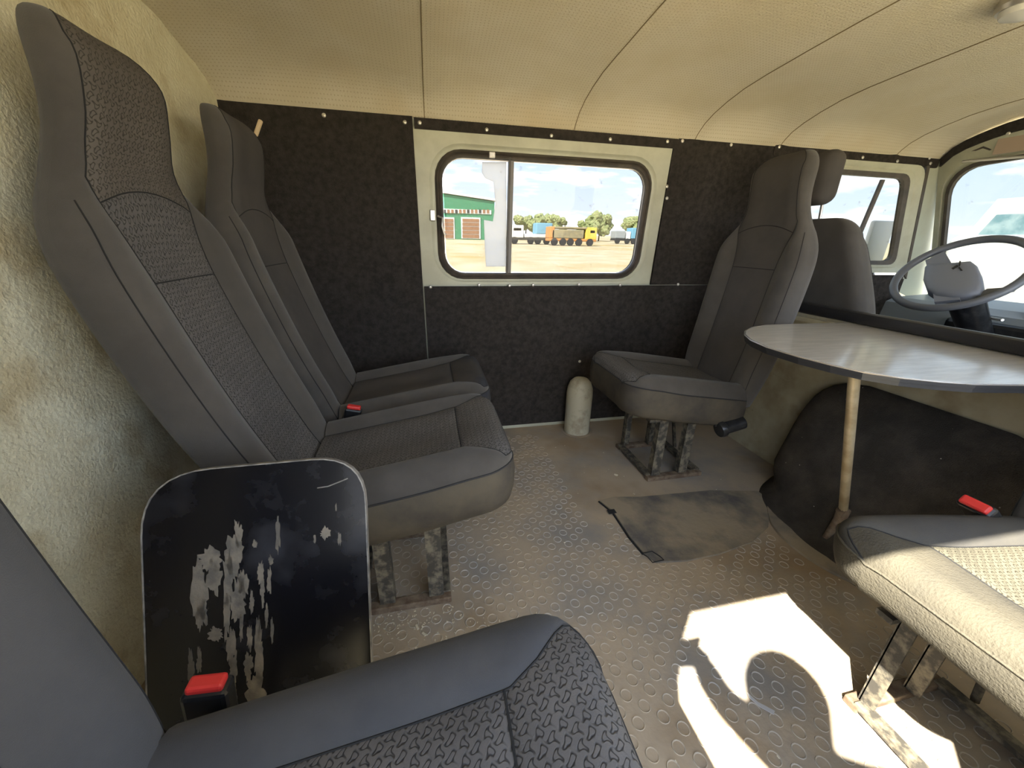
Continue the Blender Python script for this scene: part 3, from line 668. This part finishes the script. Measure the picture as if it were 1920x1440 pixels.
# ================================================================== FLOOR THINGS
ht = tag(MB().extrude(HATCH, lambda p: Vector((p[0], p[1], .0)), lambda p: Vector((p[0], p[1], .007 + .002 * pnoise((p[0] * 9, p[1] * 9, 0))))).build('floor_hatch', M['hatch']), 'worn rubber hatch cover lying on the floor before the bulkhead', 'hatch')
h1 = atz((1147, 959), .008); MB().box((h1.x, h1.y, .0078), (.030, .022, .002)).build('slot', M['dark'], ht)
hp = [atz(p, .001) for p in ((1203, 1041), (1222, 1037), (1236, 1046), (1244, 1053), (1223, 1058), (1213, 1047))]
MB().tube([(p.x, p.y, .0085) for p in hp] + [(hp[0].x, hp[0].y, .0085)], .0018, 5).build('cut_mark', M['dark'], ht)
ed = [atz(p, 0) for p in ((1124, 941), (1150, 962), (1180, 1008), (1207, 1040))]
MB().tube([(p.x - .004, p.y, .002) for p in ed], .0032, 5).build('edge_gap', M['dark'], ht)
db = MB(); rnd = random.Random(5)
def crumb(x, y, s, z=.001):
    a = rnd.random() * 3.14; m = Matrix.Rotation(a, 3, 'Z'); db.box((x, y, z + s * .2), (s * 2, s * .8, s * .4), m=m)
for _ in range(150):
    p = atz((700 + 220 * abs(rnd.gauss(0, .55)), 1165 + 22 * rnd.gauss(0, 1) - 0)); crumb(p.x, p.y, .0012 + .0016 * rnd.random())
for _ in range(160):
    x, y = rnd.uniform(-.1, 1.25), rnd.uniform(.2, 1.6); crumb(x, y, .0012 + .0015 * rnd.random(), .002)
for p_, s_ in (((1155, 891), .008), ((655 + 500, 892), .006), ((1189, 927), .004), ((1225, 895), .005), ((782, 1176), .006), ((795, 1190), .006)):
    p = atz(p_); crumb(p.x, p.y, s_)
tag(db.build('floor_crumbs', M['debris']), 'pale husks and crumbs scattered over the floor', 'crumbs', kind='stuff')
sp = [atz(p) for p in ((1400, 1300), (1420, 1318), (1452, 1335), (1450, 1342), (1425, 1328), (1404, 1310))]
tag(MB().extrude([p[:2] for p in sp], lambda p: Vector((p[0], p[1], .003)), lambda p: Vector((p[0], p[1], .0042))).build('plastic_sliver', mat('pale plastic', (.42, .42, .43), rough=.4)), 'thin pale plastic sliver lying on the studded floor', 'scrap')
# rounded post by the side wall
pc = (.735, 1.700)
pr = MB().lathe([(.066, 0), (.067, .21), (.064, .245), (.054, .275), (.036, .293), (.012, .300), (.002, .3005)], (pc[0], pc[1], .004), n=28)
po = tag(pr.build('rounded_post', M['postpaint'], smooth=True), 'short beige round-topped metal post on the floor at the dark wall', 'post')
MB().lathe([(.082, 0), (.085, .004), (.073, .007), (.073, .003)], (pc[0], pc[1], 0), n=28).build('floor_collar', M['floor'], po, smooth=True)
# engine cover
DZ = [(0, .335), (.012, .300), (.03, .250), (.06, .212), (.14, .180), (.30, .122), (.40, .072), (.46, .030), (.492, .002)]
ec = MB(); zl = [0, .006, .015, .03, .05, .08, .12, .17, .22, .27, .32, .36, .40, .43, .455, .475, .492]; NU = 40; vs = []
for z in zl:
    D = sinterp(DZ, z); hw_ = (.345 + .02 * (z < .02)) * (1 - (z / .497) ** 8) ** (1 / 4) if z < .497 else .0; ex = .95 - .55 * smooth01(.0, .12, z)
    for u in range(NU + 1):
        a = math.pi * u / NU; v = math.cos(a); sx_ = max(0.0, math.sin(a)) ** ex
        vs.append((1.508 - D * sx_ + .003 * pnoise((a * 5, z * 20, 3)), .775 + hw_ * (abs(v) ** (ex * .95)) * (1 if v >= 0 else -1), z))
fs = [(i * (NU + 1) + u, i * (NU + 1) + u + 1, (i + 1) * (NU + 1) + u + 1, (i + 1) * (NU + 1) + u) for i in range(len(zl) - 1) for u in range(NU)]; fs.append(tuple((len(zl) - 1) * (NU + 1) + u for u in range(NU + 1)))
ec.add(vs, fs)
EC = tag(ec.build('engine_cover', M['humpcarpet'], smooth=True, angle=70), 'bulging dark carpeted engine cover on the floor under the table', 'engine cover')
lipp = [atz(p, .004) for p in ((1462, 868), (1448, 905), (1437, 950), (1446, 985), (1485, 1025), (1540, 1064), (1640, 1112), (1760, 1150))]
lp2 = []
for a, b in zip(lipp, lipp[1:]):
    for k in range(6): lp2.append(a.lerp(b, k / 6))
for _ in range(8): lp2 = [lp2[0]] + [(lp2[i - 1] + lp2[i] * 2 + lp2[i + 1]) / 4 for i in range(1, len(lp2) - 1)] + [lp2[-1]]
lb = MB()
for i, p in enumerate(lp2):
    t = (lp2[min(i + 1, len(lp2) - 1)] - lp2[max(i - 1, 0)]).normalized(); nrm = Vector((-t.y, t.x, 0))
    if nrm.dot(Vector((1.5, .78, 0)) - p) < 0: nrm = -nrm
    for of, z in ((-.004, .001), (-.002, .008), (.020, .010), (.05, .012), (.052, .001)): lb.v.append(tuple(p + nrm * of + Vector((0, 0, z - .004))))
lb.f = [(i * 5 + k, i * 5 + k + 1, (i + 1) * 5 + k + 1, (i + 1) * 5 + k) for i in range(len(lp2) - 1) for k in range(4)]
lb.build('rubber_lip', M['hatch'], EC, smooth=True)
# leaning black board
bx0, bx1 = -.466, -.128
b0 = Vector((0, .408, .003)); bd = Vector((0, .228, .582)); bl = bd.length; bd.normalize(); bn = bd.cross(Vector((1, 0, 0))).normalized()
if bn.y > 0: bn = -bn
def BD(off): return lambda p: Vector((p[0] - .012 * (1 - p[1] / bl), 0, 0)) + b0 + bd * p[1] + bn * off
bp = rpoly([(bx0, 0), (bx1, 0), (bx1, bl), (bx0, bl)], [.03, .03, .085, .10], n=8)
bo = tag(empty('board', (-.3, .41, 0)), 'scuffed black rounded board leaning upright between two seats', 'board')
inv(MB().extrude(bp, BD(0), BD(.012)).build('panel', M['boardblack'], bo))
inb = rpoly([(bx0 + .004, .004), (bx1 - .004, .004), (bx1 - .004, bl - .004), (bx0 + .004, bl - .004)], [.03, .03, .083, .098], n=8)
bp2 = rpoly([(bx0 - .0008, -.0), (bx1 + .0008, -.0), (bx1 + .0008, bl + .0008), (bx0 - .0008, bl + .0008)], [.03, .03, .086, .101], n=8)
inv(MB().ring(bp2, rpoly([(bx0 + .001, .002), (bx1 - .001, .002), (bx1 - .001, bl - .001), (bx0 + .001, bl - .001)], [.03, .03, .085, .10], n=8), BD(-.001), BD(.0135)).build('edge_band', M['boardedge'], bo))
def bpix(p):
    r = ray(p); o_ = b0 + bn * .0125; t = (o_ - CAM).dot(bn) / r.dot(bn); q = CAM + r * t - b0; s_ = q.dot(bd); return (q.x + .012 * (1 - s_ / bl), s_)
def mark(cx, cy, hx, hy, sd, name='glue_mark'):
    rd = random.Random(sd); P = []
    for k in range(34):
        a = 2 * math.pi * k / 34; rr_ = 1 + .5 * pnoise((math.cos(a) * 1.6 + sd, math.sin(a) * 1.6, sd * .7)) + rd.uniform(-.24, .24)
        P.append(bpix((cx + hx * rr_ * math.cos(a), cy + hy * rr_ * math.sin(a))))
    inv(MB().extrude(P, BD(.0121), BD(.0131)).build(name, M['boardmark'], bo))
MK = [(395, 1045, 20, 22), (372, 1110, 14, 50), (378, 1150, 10, 30), (402, 1085, 12, 30), (446, 1000, 7, 22), (440, 1040, 15, 32), (428, 1090, 9, 55), (447, 1125, 14, 42), (455, 1095, 9, 28), (425, 1155, 6, 40), (433, 1210, 7, 40), (437, 1255, 8, 28), (521, 1005, 4, 32), (488, 1075, 6, 22), (492, 1110, 4, 24), (505, 1090, 4, 22), (472, 1130, 4, 18), (484, 1180, 4, 22), (510, 1185, 3, 22), (468, 1195, 5, 24), (486, 1225, 8, 50), (465, 1250, 8, 26), (480, 1300, 18, 30), (405, 1188, 13, 12), (358, 1250, 6, 28), (374, 1240, 5, 22), (366, 1275, 9, 9), (610, 1000, 9, 12), (637, 1010, 3, 12), (500, 1155, 3, 20), (452, 1180, 3, 26), (508, 1050, 4, 8), (478, 1020, 4, 6), (590, 1010, 2, 8), (630, 950, 1.5, 7), (480, 1345, 16, 22), (440, 1310, 6, 24)]
for i, (a, b, c, d) in enumerate(MK): mark(a, b, c, d, i + 1)
sc_ = [bpix(p) for p in ((595, 915), (615, 912), (635, 904), (652, 897))]
inv(MB().tube([BD(.0125)(p) for p in sc_], .0011, 5).build('scratch', M['boardedge'], bo))
# table
TZ = .690
tp = [atz(p, TZ)[:2] for p in ((1600, 605), (1500, 607), (1440, 609), (1412, 613), (1399, 620), (1398, 627), (1410, 637), (1440, 650), (1500, 668), (1560, 683), (1620, 696), (1690, 707), (1760, 714), (1830, 719), (1920, 720))]
tp = tp + [(1.34, .452), (1.506, .440)]; tp[0] = (1.506, tp[0][1])
tb = tag(empty('folding_table', (1.3, .75, 0)), 'oval-ended table with shiny grey top fixed to the bulkhead', 'table')
inv(MB().extrude(tp, lambda p: Vector((p[0], p[1], TZ)), lambda p: Vector((p[0], p[1], TZ - .003))).build('table_top', M['laminate'], tb))
def shrink(P, d):
    c = Vector((1.35, .77)); return [tuple(Vector(p) + (c - Vector(p)).normalized() * d) for p in P]
inv(MB().extrude(shrink(tp, -.003), lambda p: Vector((min(p[0], 1.507), p[1], TZ - .0031)), lambda p: Vector((min(p[0], 1.507), p[1], TZ - .011))).build('edge_band', M['tableedge'], tb))
inv(MB().extrude(shrink(tp, .001), lambda p: Vector((min(p[0], 1.507), p[1], TZ - .0111)), lambda p: Vector((min(p[0], 1.507), p[1], TZ - .021))).build('underside', M['tableedge'], tb))
inv(MB().tube([Vector((min(p[0], 1.507), p[1], TZ - .002)) for p in shrink(tp, -.003)[:-1]], .0016, 5).build('edge_bead', M['alu'], tb, smooth=True))
pt = Vector((1.0, .677, TZ - .02)); pj = atz((1581, 958), .14); pf = atz((1545, 1012), .022); pf.z = .030
lg = inv(MB().tube([pt, pj], .0125, 12).build('leg', M['pole'], tb, smooth=True))
inv(MB().tube([pj + (pt - pj).normalized() * .02, pj, pj.lerp(pf, .35) + Vector((.012, 0, -.006)), pf], [.012, .018, .017, .008], 10).build('foot', M['rust'], tb, smooth=True))
inv(MB().lathe([(.016, -.012), (.018, -.006), (.018, .006), (.016, .012)], pj, axis=(0, 1, .2), n=14).build('leg_joint', M['rust'], tb, smooth=True))
# ================================================================== CAB
cw = Vector((2.25, 1.265, .852)); wn = Vector((-math.sin(.785), 0, math.cos(.785))); wa = wn.cross(Vector((0, 1, 0))).normalized(); wb = wn.cross(wa)
def WP(u, v, h=0): return cw + wa * u + wb * v + wn * h
swh = tag(empty('steering_wheel', (2.55, 1.265, .4)), 'large dark steering wheel with blue-grey hub under the windscreen', 'steering wheel')
inv(MB().tube([WP(.202 * math.cos(2 * math.pi * k / 64), .202 * math.sin(2 * math.pi * k / 64)) for k in range(64)], .0155, 10, closed=True).build('rim', M['wheel'], swh, smooth=True))
def dirw(p): # pixel on wheel plane -> (u,v)
    r = ray(p); t = (cw - CAM).dot(wn) / r.dot(wn); q = CAM + r * t - cw; return q.dot(wa), q.dot(wb)
hubp = [dirw(p) for p in ((1734, 502), (1741, 497), (1790, 495), (1822, 492), (1833, 500), (1842, 520), (1845, 540), (1838, 552), (1815, 558), (1790, 560), (1755, 556), (1738, 545), (1731, 525))]
def hubf(h, s=1.0):
    cu = sum(p[0] for p in hubp) / len(hubp); cv = sum(p[1] for p in hubp) / len(hubp)
    return [WP(cu + (p[0] - cu) * s, cv + (p[1] - cv) * s, h) for p in hubp]
hm = MB(); n = len(hubp); lay = [hubf(-.05, .9), hubf(-.03, 1.0), hubf(.0, 1.0), hubf(.012, .95), hubf(.018, .85), hubf(.020, .6)]
hm.add([v for l in lay for v in l], [(a * n + i, a * n + (i + 1) % n, (a + 1) * n + (i + 1) % n, (a + 1) * n + i) for a in range(5) for i in range(n)] + [tuple(5 * n + i for i in range(n)), tuple(reversed(range(n)))])
HB = inv(hm.build('hub', M['hub'], swh, smooth=True, angle=60))
for quad in (((1735, 489), (1771, 472), (1784, 494), (1740, 508)), ((1750, 552), (1800, 545), (1800, 563), (1752, 567))):
    q = [dirw(p) for p in quad]; inv(MB().extrude(q, lambda p: WP(p[0], p[1], .004), lambda p: WP(p[0], p[1], -.012)).build('spoke', M['hub'], swh))
q = [dirw(p) for p in ((1830, 556), (1850, 552), (1900, 541), (1905, 536), (1850, 540), (1842, 545))]
inv(MB().extrude(q, lambda p: WP(p[0], p[1], -.004), lambda p: WP(p[0], p[1], -.018)).build('spoke', M['wheel'], swh))
# three-bladed emblem on the hub
for tri in (((1786, 510), (1797, 503), (1799, 506), (1789, 512)), ((1799, 505), (1801, 496), (1804, 497), (1802, 506)), ((1801, 507), (1807, 514), (1803, 514), (1799, 509))):
    q = [dirw(p) for p in tri]; e_ = MB().extrude(q, lambda p: WP(p[0], p[1], .0205), lambda p: WP(p[0], p[1], .0225)).build('emblem', M['blackplastic'], HB); inv(e_)
    e_.matrix_parent_inverse = (swh.matrix_basis @ HB.matrix_parent_inverse).inverted()
inv(MB().tube([cw - wn * .03, cw - wn * .12, cw - wn * .62], [.045, .06, .05], 14).build('column', M['blackplastic'], swh, smooth=True))
dp = tag(empty('dashboard', (2.7, .8, 0)), 'grey painted metal dashboard below the windscreen', 'dashboard')
ds = MB(); prof = [(2.62, .20), (2.58, .52), (2.60, .66), (2.66, .685), (2.95, .70), (2.95, .2)]
ds.extrude(prof, lambda p: Vector((p[0], -.14, p[1])), lambda p: Vector((p[0], 1.73, p[1]))); inv(ds.build('panel', M['dash'], dp))
inv(MB().lathe([(.02, 0), (.085, .01), (.085, .05), (.07, .055)], (2.70, 1.13, .705), axis=(-.7, 0, .7), n=24).build('instrument_pod', M['blackplastic'], dp, smooth=True))
inv(MB().box((2.585, .93, .585), (.03, .12, .10), bev=.01).build('switch_panel', M['blackplastic'], dp)); inv(MB().box((2.60, 1.25, .50), (.08, .34, .26), bev=.02).build('column_shroud', M['blackplastic'], dp))
inv(MB().tube([(2.5, 1.24, .66), (2.44, 1.16, .665)], .006, 6).build('stalk', M['metal'], dp))
tag(MB().box((2.2, .8, -.02 + .03), (1.3, 1.9, .02)).build('cab_floor', M['carpet']), kind='structure')
# wipers / visor hardware at the top of the windscreen
vs_ = tag(empty('sun_visor', (2.64, 1.3, 1.33)), 'clear sun visor with chrome hinge above the windscreen', 'visor')
q1, q2 = atx((1805, 303), 2.64), atx((1925, 293), 2.64)
inv(MB().tube([q1, q2], .006, 8).build('visor_rod', M['alu'], vs_, smooth=True)); q3 = atx((1838, 283), 2.66)
inv(MB().box(q3, (.02, .09, .018), bev=.004).build('hinge', M['alu'], vs_)); inv(MB().tube([q3 + Vector((-.012, .03, 0)), q3 + Vector((-.02, -.02, .012)), q3 + Vector((-.012, -.05, -.004))], .007, 6).build('clip', M['gasket'], vs_, smooth=True))
qa, qb = atx((1865, 284), 2.62), atx((1925, 250), 2.62)
inv(MB().box(((qa.x + .01), (qa.y + qb.y) / 2 - .05, (qa.z + qb.z) / 2 + .01), (.006, abs(qa.y - qb.y) + .12, .10), bev=.002).build('visor_plate', mat('visor plastic', (.42, .33, .27), rough=.3), vs_))
# dome light
dq = atz((1912, 10), 1.525)
dm = tag(empty('dome_light', (dq.x, dq.y, 1.5)), 'round white dome light on the headliner', 'lamp')
inv(MB().lathe([(.05, .02), (.055, .0), (.05, -.01)], (dq.x + .02, dq.y, 1.53), n=24).build('bezel', M['alu'], dm, smooth=True)); inv(MB().lathe([(.046, 0), (.04, -.014), (.02, -.022), (.002, -.024)], (dq.x + .02, dq.y, 1.522), n=24).build('lens', M['whitepaint'], dm, smooth=True))
# outside mirror
mr_ = tag(empty('side_mirror', (2.95, 1.85, .7)), 'tall pale side mirror outside the cab window', 'mirror')
c = aty((1641, 462), 2.02)
ma, mb2 = aty((1624, 420), 2.02), aty((1655, 504), 2.02)
inv(MB().box((c.x, 2.02, c.z), (.17, .03, .30), m=Matrix.Rotation(.0, 3, 'Z'), bev=.012).build('mirror_head', M['whitepaint'], mr_, smooth=True)); inv(MB().tube([(c.x, 2.02, c.z - .1), (c.x + .12, 1.95, c.z - .35), (c.x + .16, 1.84, c.z - .42)], .009, 6).build('mirror_arm', M['blackplastic'], mr_, smooth=True))
# ================================================================== OUTSIDE
SL = .0197
def zg(y): return -.80 + SL * y
gv = []; gn = 44
for i in range(gn + 1):
    for j in range(gn + 1):
        x = -400 + 800 * ((i / gn)); y = -400 + 800 * (j / gn); gv.append((x, y, zg(y) if y > 0 else -.80))
tag(MB().add(gv, [(i * (gn + 1) + j, (i + 1) * (gn + 1) + j, (i + 1) * (gn + 1) + j + 1, i * (gn + 1) + j + 1) for i in range(gn) for j in range(gn)]).build('ground', M['sand']), kind='structure')
# green building
YB = 86.0
def B(p): q = aty(p, YB); return q.x, q.z
bd_ = tag(empty('warehouse', (B((860, 445))[0], YB, zg(YB))), 'green clad warehouse with brown doors and a ribbon window', 'building')
xl, _ = B((700, 440)); xr, zr = B((927, 378)); _, zl_ = B((822, 362)); zb = zg(YB)
sl = (zl_ - zr) / (B((822, 362))[0] - xr)
inv(MB().extrude([(xl, zb), (xr, zb), (xr, zr), (xl, zr + sl * (xl - xr))], lambda p: Vector((p[0], YB, p[1])), lambda p: Vector((p[0], YB + 14, p[1]))).build('wall', M['green'], bd_))
inv(MB().extrude([(xr + .4, zr + .1), (xr + .4, zr + .5), (xl, zr + .5 + sl * (xl - xr)), (xl, zr + .1 + sl * (xl - xr))], lambda p: Vector((p[0], YB - .4, p[1])), lambda p: Vector((p[0], YB + 14, p[1]))).build('roof_edge', M['whitepaint'], bd_))
def bbox_px(name, p0, p1, m, d0=-.05, parent=bd_, Y=None):
    Y = Y or YB; a, b = aty(p0, Y), aty(p1, Y)
    o = MB().box(((a.x + b.x) / 2, Y + d0, (a.z + b.z) / 2), (abs(b.x - a.x), .2, abs(b.z - a.z))).build(name, m, parent); inv(o)
    return o
bbox_px('window_band', (828, 391), (921, 402), M['whitepaint'])
for k in range(12): bbox_px('pane', (831 + 7.4 * k, 393), (835.6 + 7.4 * k, 400), M['brown'] if k % 3 else M['tyre'], -.14)
for x0_, x1_ in ((826, 853), (864, 901)):
    bbox_px('door_frame', (x0_, 407), (x1_, 448), M['whitepaint'])
    for k in range(5): bbox_px('door_plank', (x0_ + 3, 410 + 7.4 * k), (x1_ - 3, 416.8 + 7.4 * k), M['brown'], -.14)
# trees
def tree(px_, Y, label, hpx, wpx_, seed):
    base = aty((px_, 452), Y); sc = (aty((px_ + 10, 452), Y).x - base.x) / 10; h = hpx * sc; wd = wpx_ * sc; z0 = zg(Y)
    t = tag(empty('tree', (base.x, Y, z0)), label, 'tree', 'trees behind the yard'); rd = random.Random(seed)
    MB().tube([(0, 0, 0), (.1, 0, h * .5)], [.18, .1], 7).build('trunk', M['bark'], t)
    mb = MB()
    for k in range(16):
        c = Vector((rd.uniform(-.5, .5) * wd, rd.uniform(-.4, .4) * wd, h * rd.uniform(.40, .86))); rr_ = min(wd, h) * rd.uniform(.14, .26)
        bm = bmesh.new(); bmesh.ops.create_icosphere(bm, subdivisions=3, radius=rr_)
        for v in bm.verts: v.co *= 1 + .45 * pnoise(v.co * (5 / rr_ * .5) + Vector((k * 3, seed, 0)))
        bm.verts.index_update(); mb.add([v.co + c for v in bm.verts], [[v.index for v in f.verts] for f in bm.faces]); bm.free()
    mb.build('crown', M['leaf'], t)
tree(985, 95, 'bushy green tree behind the white truck cab', 42, 34, 1); tree(1012, 106, 'pale leafy tree showing above the blue tank', 44, 40, 2); tree(1047, 98, 'small tree behind the orange crane truck', 42, 22, 3)
tree(1098, 90, 'low tree standing beside the yellow truck', 34, 26, 4); tree(1122, 100, 'tallest round-crowned tree beside the yellow truck', 44, 38, 5); tree(1187, 90, 'spiky tree above the grey far vehicles', 44, 30, 6)
# trucks
def vehicle(name, label, Y, x0p, x1p, parts, wheels):
    a, b = aty((x0p, 455), Y), aty((x1p, 455), Y); z0 = zg(Y); Lx = b.x - a.x
    t = tag(empty(name, ((a.x + b.x) / 2, Y, z0)), label, 'truck', 'parked yard vehicles')
    for nm, u0, u1, h0, h1, m in parts:
        MB().box((((u0 + u1) / 2 - .5) * Lx, 0, (h0 + h1) / 2), ((u1 - u0) * Lx, 2.3, h1 - h0), bev=.12).build(nm, M[m], t)
    for u in wheels: MB().lathe([(.2, -.15), (.52, -.15), (.52, .15), (.2, .15)], ((u - .5) * Lx, -1.1, .52), axis=(0, 1, 0), n=14).build('wheel', M['tyre'], t)
vehicle('tank_truck', 'white truck with pale blue tank parked in the yard', 62, 950, 1032, [('chassis', 0, 1, .6, .95, 'tyre'), ('cab', 0, .34, .9, 2.7, 'whitepaint'), ('cab_window', .10, .30, 1.8, 2.4, 'teal'), ('deck', .36, 1, .95, 1.5, 'whitepaint'), ('tank', .62, .98, 1.5, 3.1, 'blue')], (.14, .5, .66, .86))
vehicle('crane_truck', 'orange and olive flatbed truck with yellow cab', 58, 1026, 1112, [('chassis', 0, 1, .6, 1.0, 'orange'), ('bed', .04, .72, 1.0, 2.2, 'olive'), ('crane_base', .0, .1, 1.0, 2.6, 'orange'), ('cab', .76, 1.0, .9, 2.6, 'yellow'), ('cab_window', .84, .97, 1.7, 2.3, 'teal'), ('boom', .1, .8, 2.3, 2.6, 'olive')], (.1, .28, .44, .62, .86))
vehicle('cargo_truck', 'grey cargo truck far beyond the yard at the tree', 75, 1148, 1176, [('chassis', 0, 1, .6, 1.0, 'tyre'), ('body', 0, .65, 1.0, 2.4, 'dash'), ('cab', .7, 1, .9, 2.3, 'whitepaint')], (.15, .8))
vehicle('box_van', 'blue-grey box van parked under the spiky tree', 75, 1177, 1210, [('chassis', 0, 1, .6, 1.0, 'tyre'), ('body', 0, .7, 1.0, 3.0, 'blue'), ('cab', .72, 1, .9, 2.6, 'dash')], (.15, .8))
# white van parked ahead of the windscreen
XV = 8.2
vn = tag(empty('parked_van', (XV + 1, 3.9, -.8)), 'white van parked nose-on ahead of the windscreen', 'van')
def V(p): q = atx(p, XV); return q.y, q.z
y0, z0 = V((1772, 378)); y1, z1 = V((1925, 560))
yc, hwv = V((1852, 420))[0], 1.0
def vbody(h): return None
yl_, yr_ = V((1775, 450))[0], V((1775, 450))[0] - 2.0
_, zt_ = V((1840, 372)); _, zw0 = V((1840, 402)); _, zw1 = V((1840, 440))
inv(MB().box((XV + 1.5, (yl_ + yr_) / 2, (zw1 - .75) / 2), (3.0, 2.0, zw1 + .75), bev=.12).build('body', M['whitepaint'], vn, smooth=True))
inv(MB().extrude([(yl_ - .12, zw1 - .05), (yr_ + .12, zw1 - .05), (yr_ + .25, zt_), (yl_ - .25, zt_)], lambda p: Vector((XV + .15 + (p[1] - zw1) * .25, p[0], p[1])), lambda p: Vector((XV + 3, p[0], p[1]))).build('cabin', M['whitepaint'], vn))
inv(MB().extrude([(yl_ - .28, zw1), (yr_ + .28, zw1), (yr_ + .36, zw0), (yl_ - .36, zw0)], lambda p: Vector((XV + .12 + (p[1] - zw1) * .25, p[0], p[1])), lambda p: Vector((XV + .2 + (p[1] - zw1) * .25, p[0], p[1]))).build('windscreen', M['teal'], vn))
for yy in (yl_ - .3, yr_ + .3): inv(MB().lathe([(.02, .03), (.12, .02), (.13, -.02)], (XV, yy, zw1 - .55), axis=(-1, 0, 0), n=18).build('headlight', M['alu'], vn, smooth=True))
inv(MB().box((XV - .05, (yl_ + yr_) / 2, zw1 - 1.0), (.1, 1.9, .14), bev=.03).build('bumper', M['dash'], vn))
for yy in (yl_ - .2, yr_ + .2): inv(MB().lathe([(.2, -.1), (.38, -.1), (.38, .1), (.2, .1)], (XV + .7, yy, -.42), axis=(0, 1, 0), n=18).build('wheel', M['tyre'], vn, smooth=True))

# ================================================================== the photographer on the door step (outside the frame; casts the shadow seen on the floor)
tag(MB().box((.45, -.36, -.42), (1.3, .36, .05), bev=.01).build('door_step', M['rail']), 'black metal door step below the open doorway', 'step')
pm = bpy.data.meshes.new('person'); J = []; RAD = []; ED = []
def jn(p, r, par=None):
    J.append(p); RAD.append(r)
    if par is not None: ED.append((par, len(J) - 1))
    return len(J) - 1
pel = jn((-.03, -.50, .46), .125); sp1 = jn((-.03, -.49, .62), .118, pel); sp2 = jn((-.03, -.46, .78), .128, sp1); chs = jn((-.03, -.42, .92), .12, sp2)
nk = jn((-.035, -.36, 1.03), .052, chs); h1_ = jn((-.04, -.315, 1.09), .072, nk); h2_ = jn((-.04, -.285, 1.17), .098, h1_); h3_ = jn((-.04, -.285, 1.24), .072, h2_)
for sx_, wr in ((1, -.035), (-1, -.135)):
    sh = jn((-.03 + sx_ * .17, -.385, .965), .072, chs); el = jn((-.03 + sx_ * .20, -.24, .78), .060, sh); ws_ = jn((wr + sx_ * .02, -.105, .895), .042 if sx_ < 0 else .030, el)
    pa = jn((wr, -.072, .922), .042, ws_)
    for q, (dx_, dz_) in enumerate(((-.016, .030), (-.020, .012), (-.020, -.008), (-.016, -.026))):
        a = jn((wr - sx_ * .008, -.052, .955 + dz_ * .9), .0085, pa); b_ = jn((wr - sx_ * .030, -.043, .955 + dz_ * 1.05), .0075, a); jn((wr - sx_ * .048, -.046, .955 + dz_), .0065, b_)
    th = jn((wr - sx_ * .012, -.072, .985), .010, pa); jn((wr - sx_ * .035, -.052, .995), .008, th)
    hp_ = jn((-.03 + sx_ * .09, -.50, .42), .092, pel); kn = jn((-.03 + sx_ * .10, -.44, .04), .062, hp_); an = jn((-.03 + sx_ * .10, -.47, -.31), .042, kn); jn((-.03 + sx_ * .11, -.35, -.36), .034, an)
pm.from_pydata(J, ED, [])
po_ = bpy.data.objects.new('person', pm); COL.objects.link(po_); sk = po_.modifiers.new('skin', 'SKIN'); sk.use_smooth_shade = True
for i, v in enumerate(pm.skin_vertices[0].data): v.radius = (RAD[i], RAD[i]); v.use_root = (i == 0)
po_.modifiers.new('sub', 'SUBSURF').levels = 1; po_.modifiers['sub'].render_levels = 2
pm.materials.append(mat('unseen person grey clothes', (.35, .34, .32), rough=.9))
tag(po_, 'unseen person in grey clothes leaning in at the doorway holding up a phone', 'person')
tag(MB().box((-.100, -.030, .955), (.150, .009, .074), bev=.003).build('phone', M['blackplastic']), 'black phone held up at the doorway', 'phone')

fq = aty((484, 240), 1.515)
for ob in [o for o in bpy.data.objects if o.name.startswith('passenger_seat') and abs(o.location.y - 1.392) < .001]:
    MB().box((fq.x - ob.location.x, fq.y - ob.location.y, fq.z), (.012, .012, .05), m=Matrix.Rotation(.5, 3, 'Y'), bev=.004).build('torn_foam', mat('bare foam', (.62, .48, .30), rough=.9), ob)
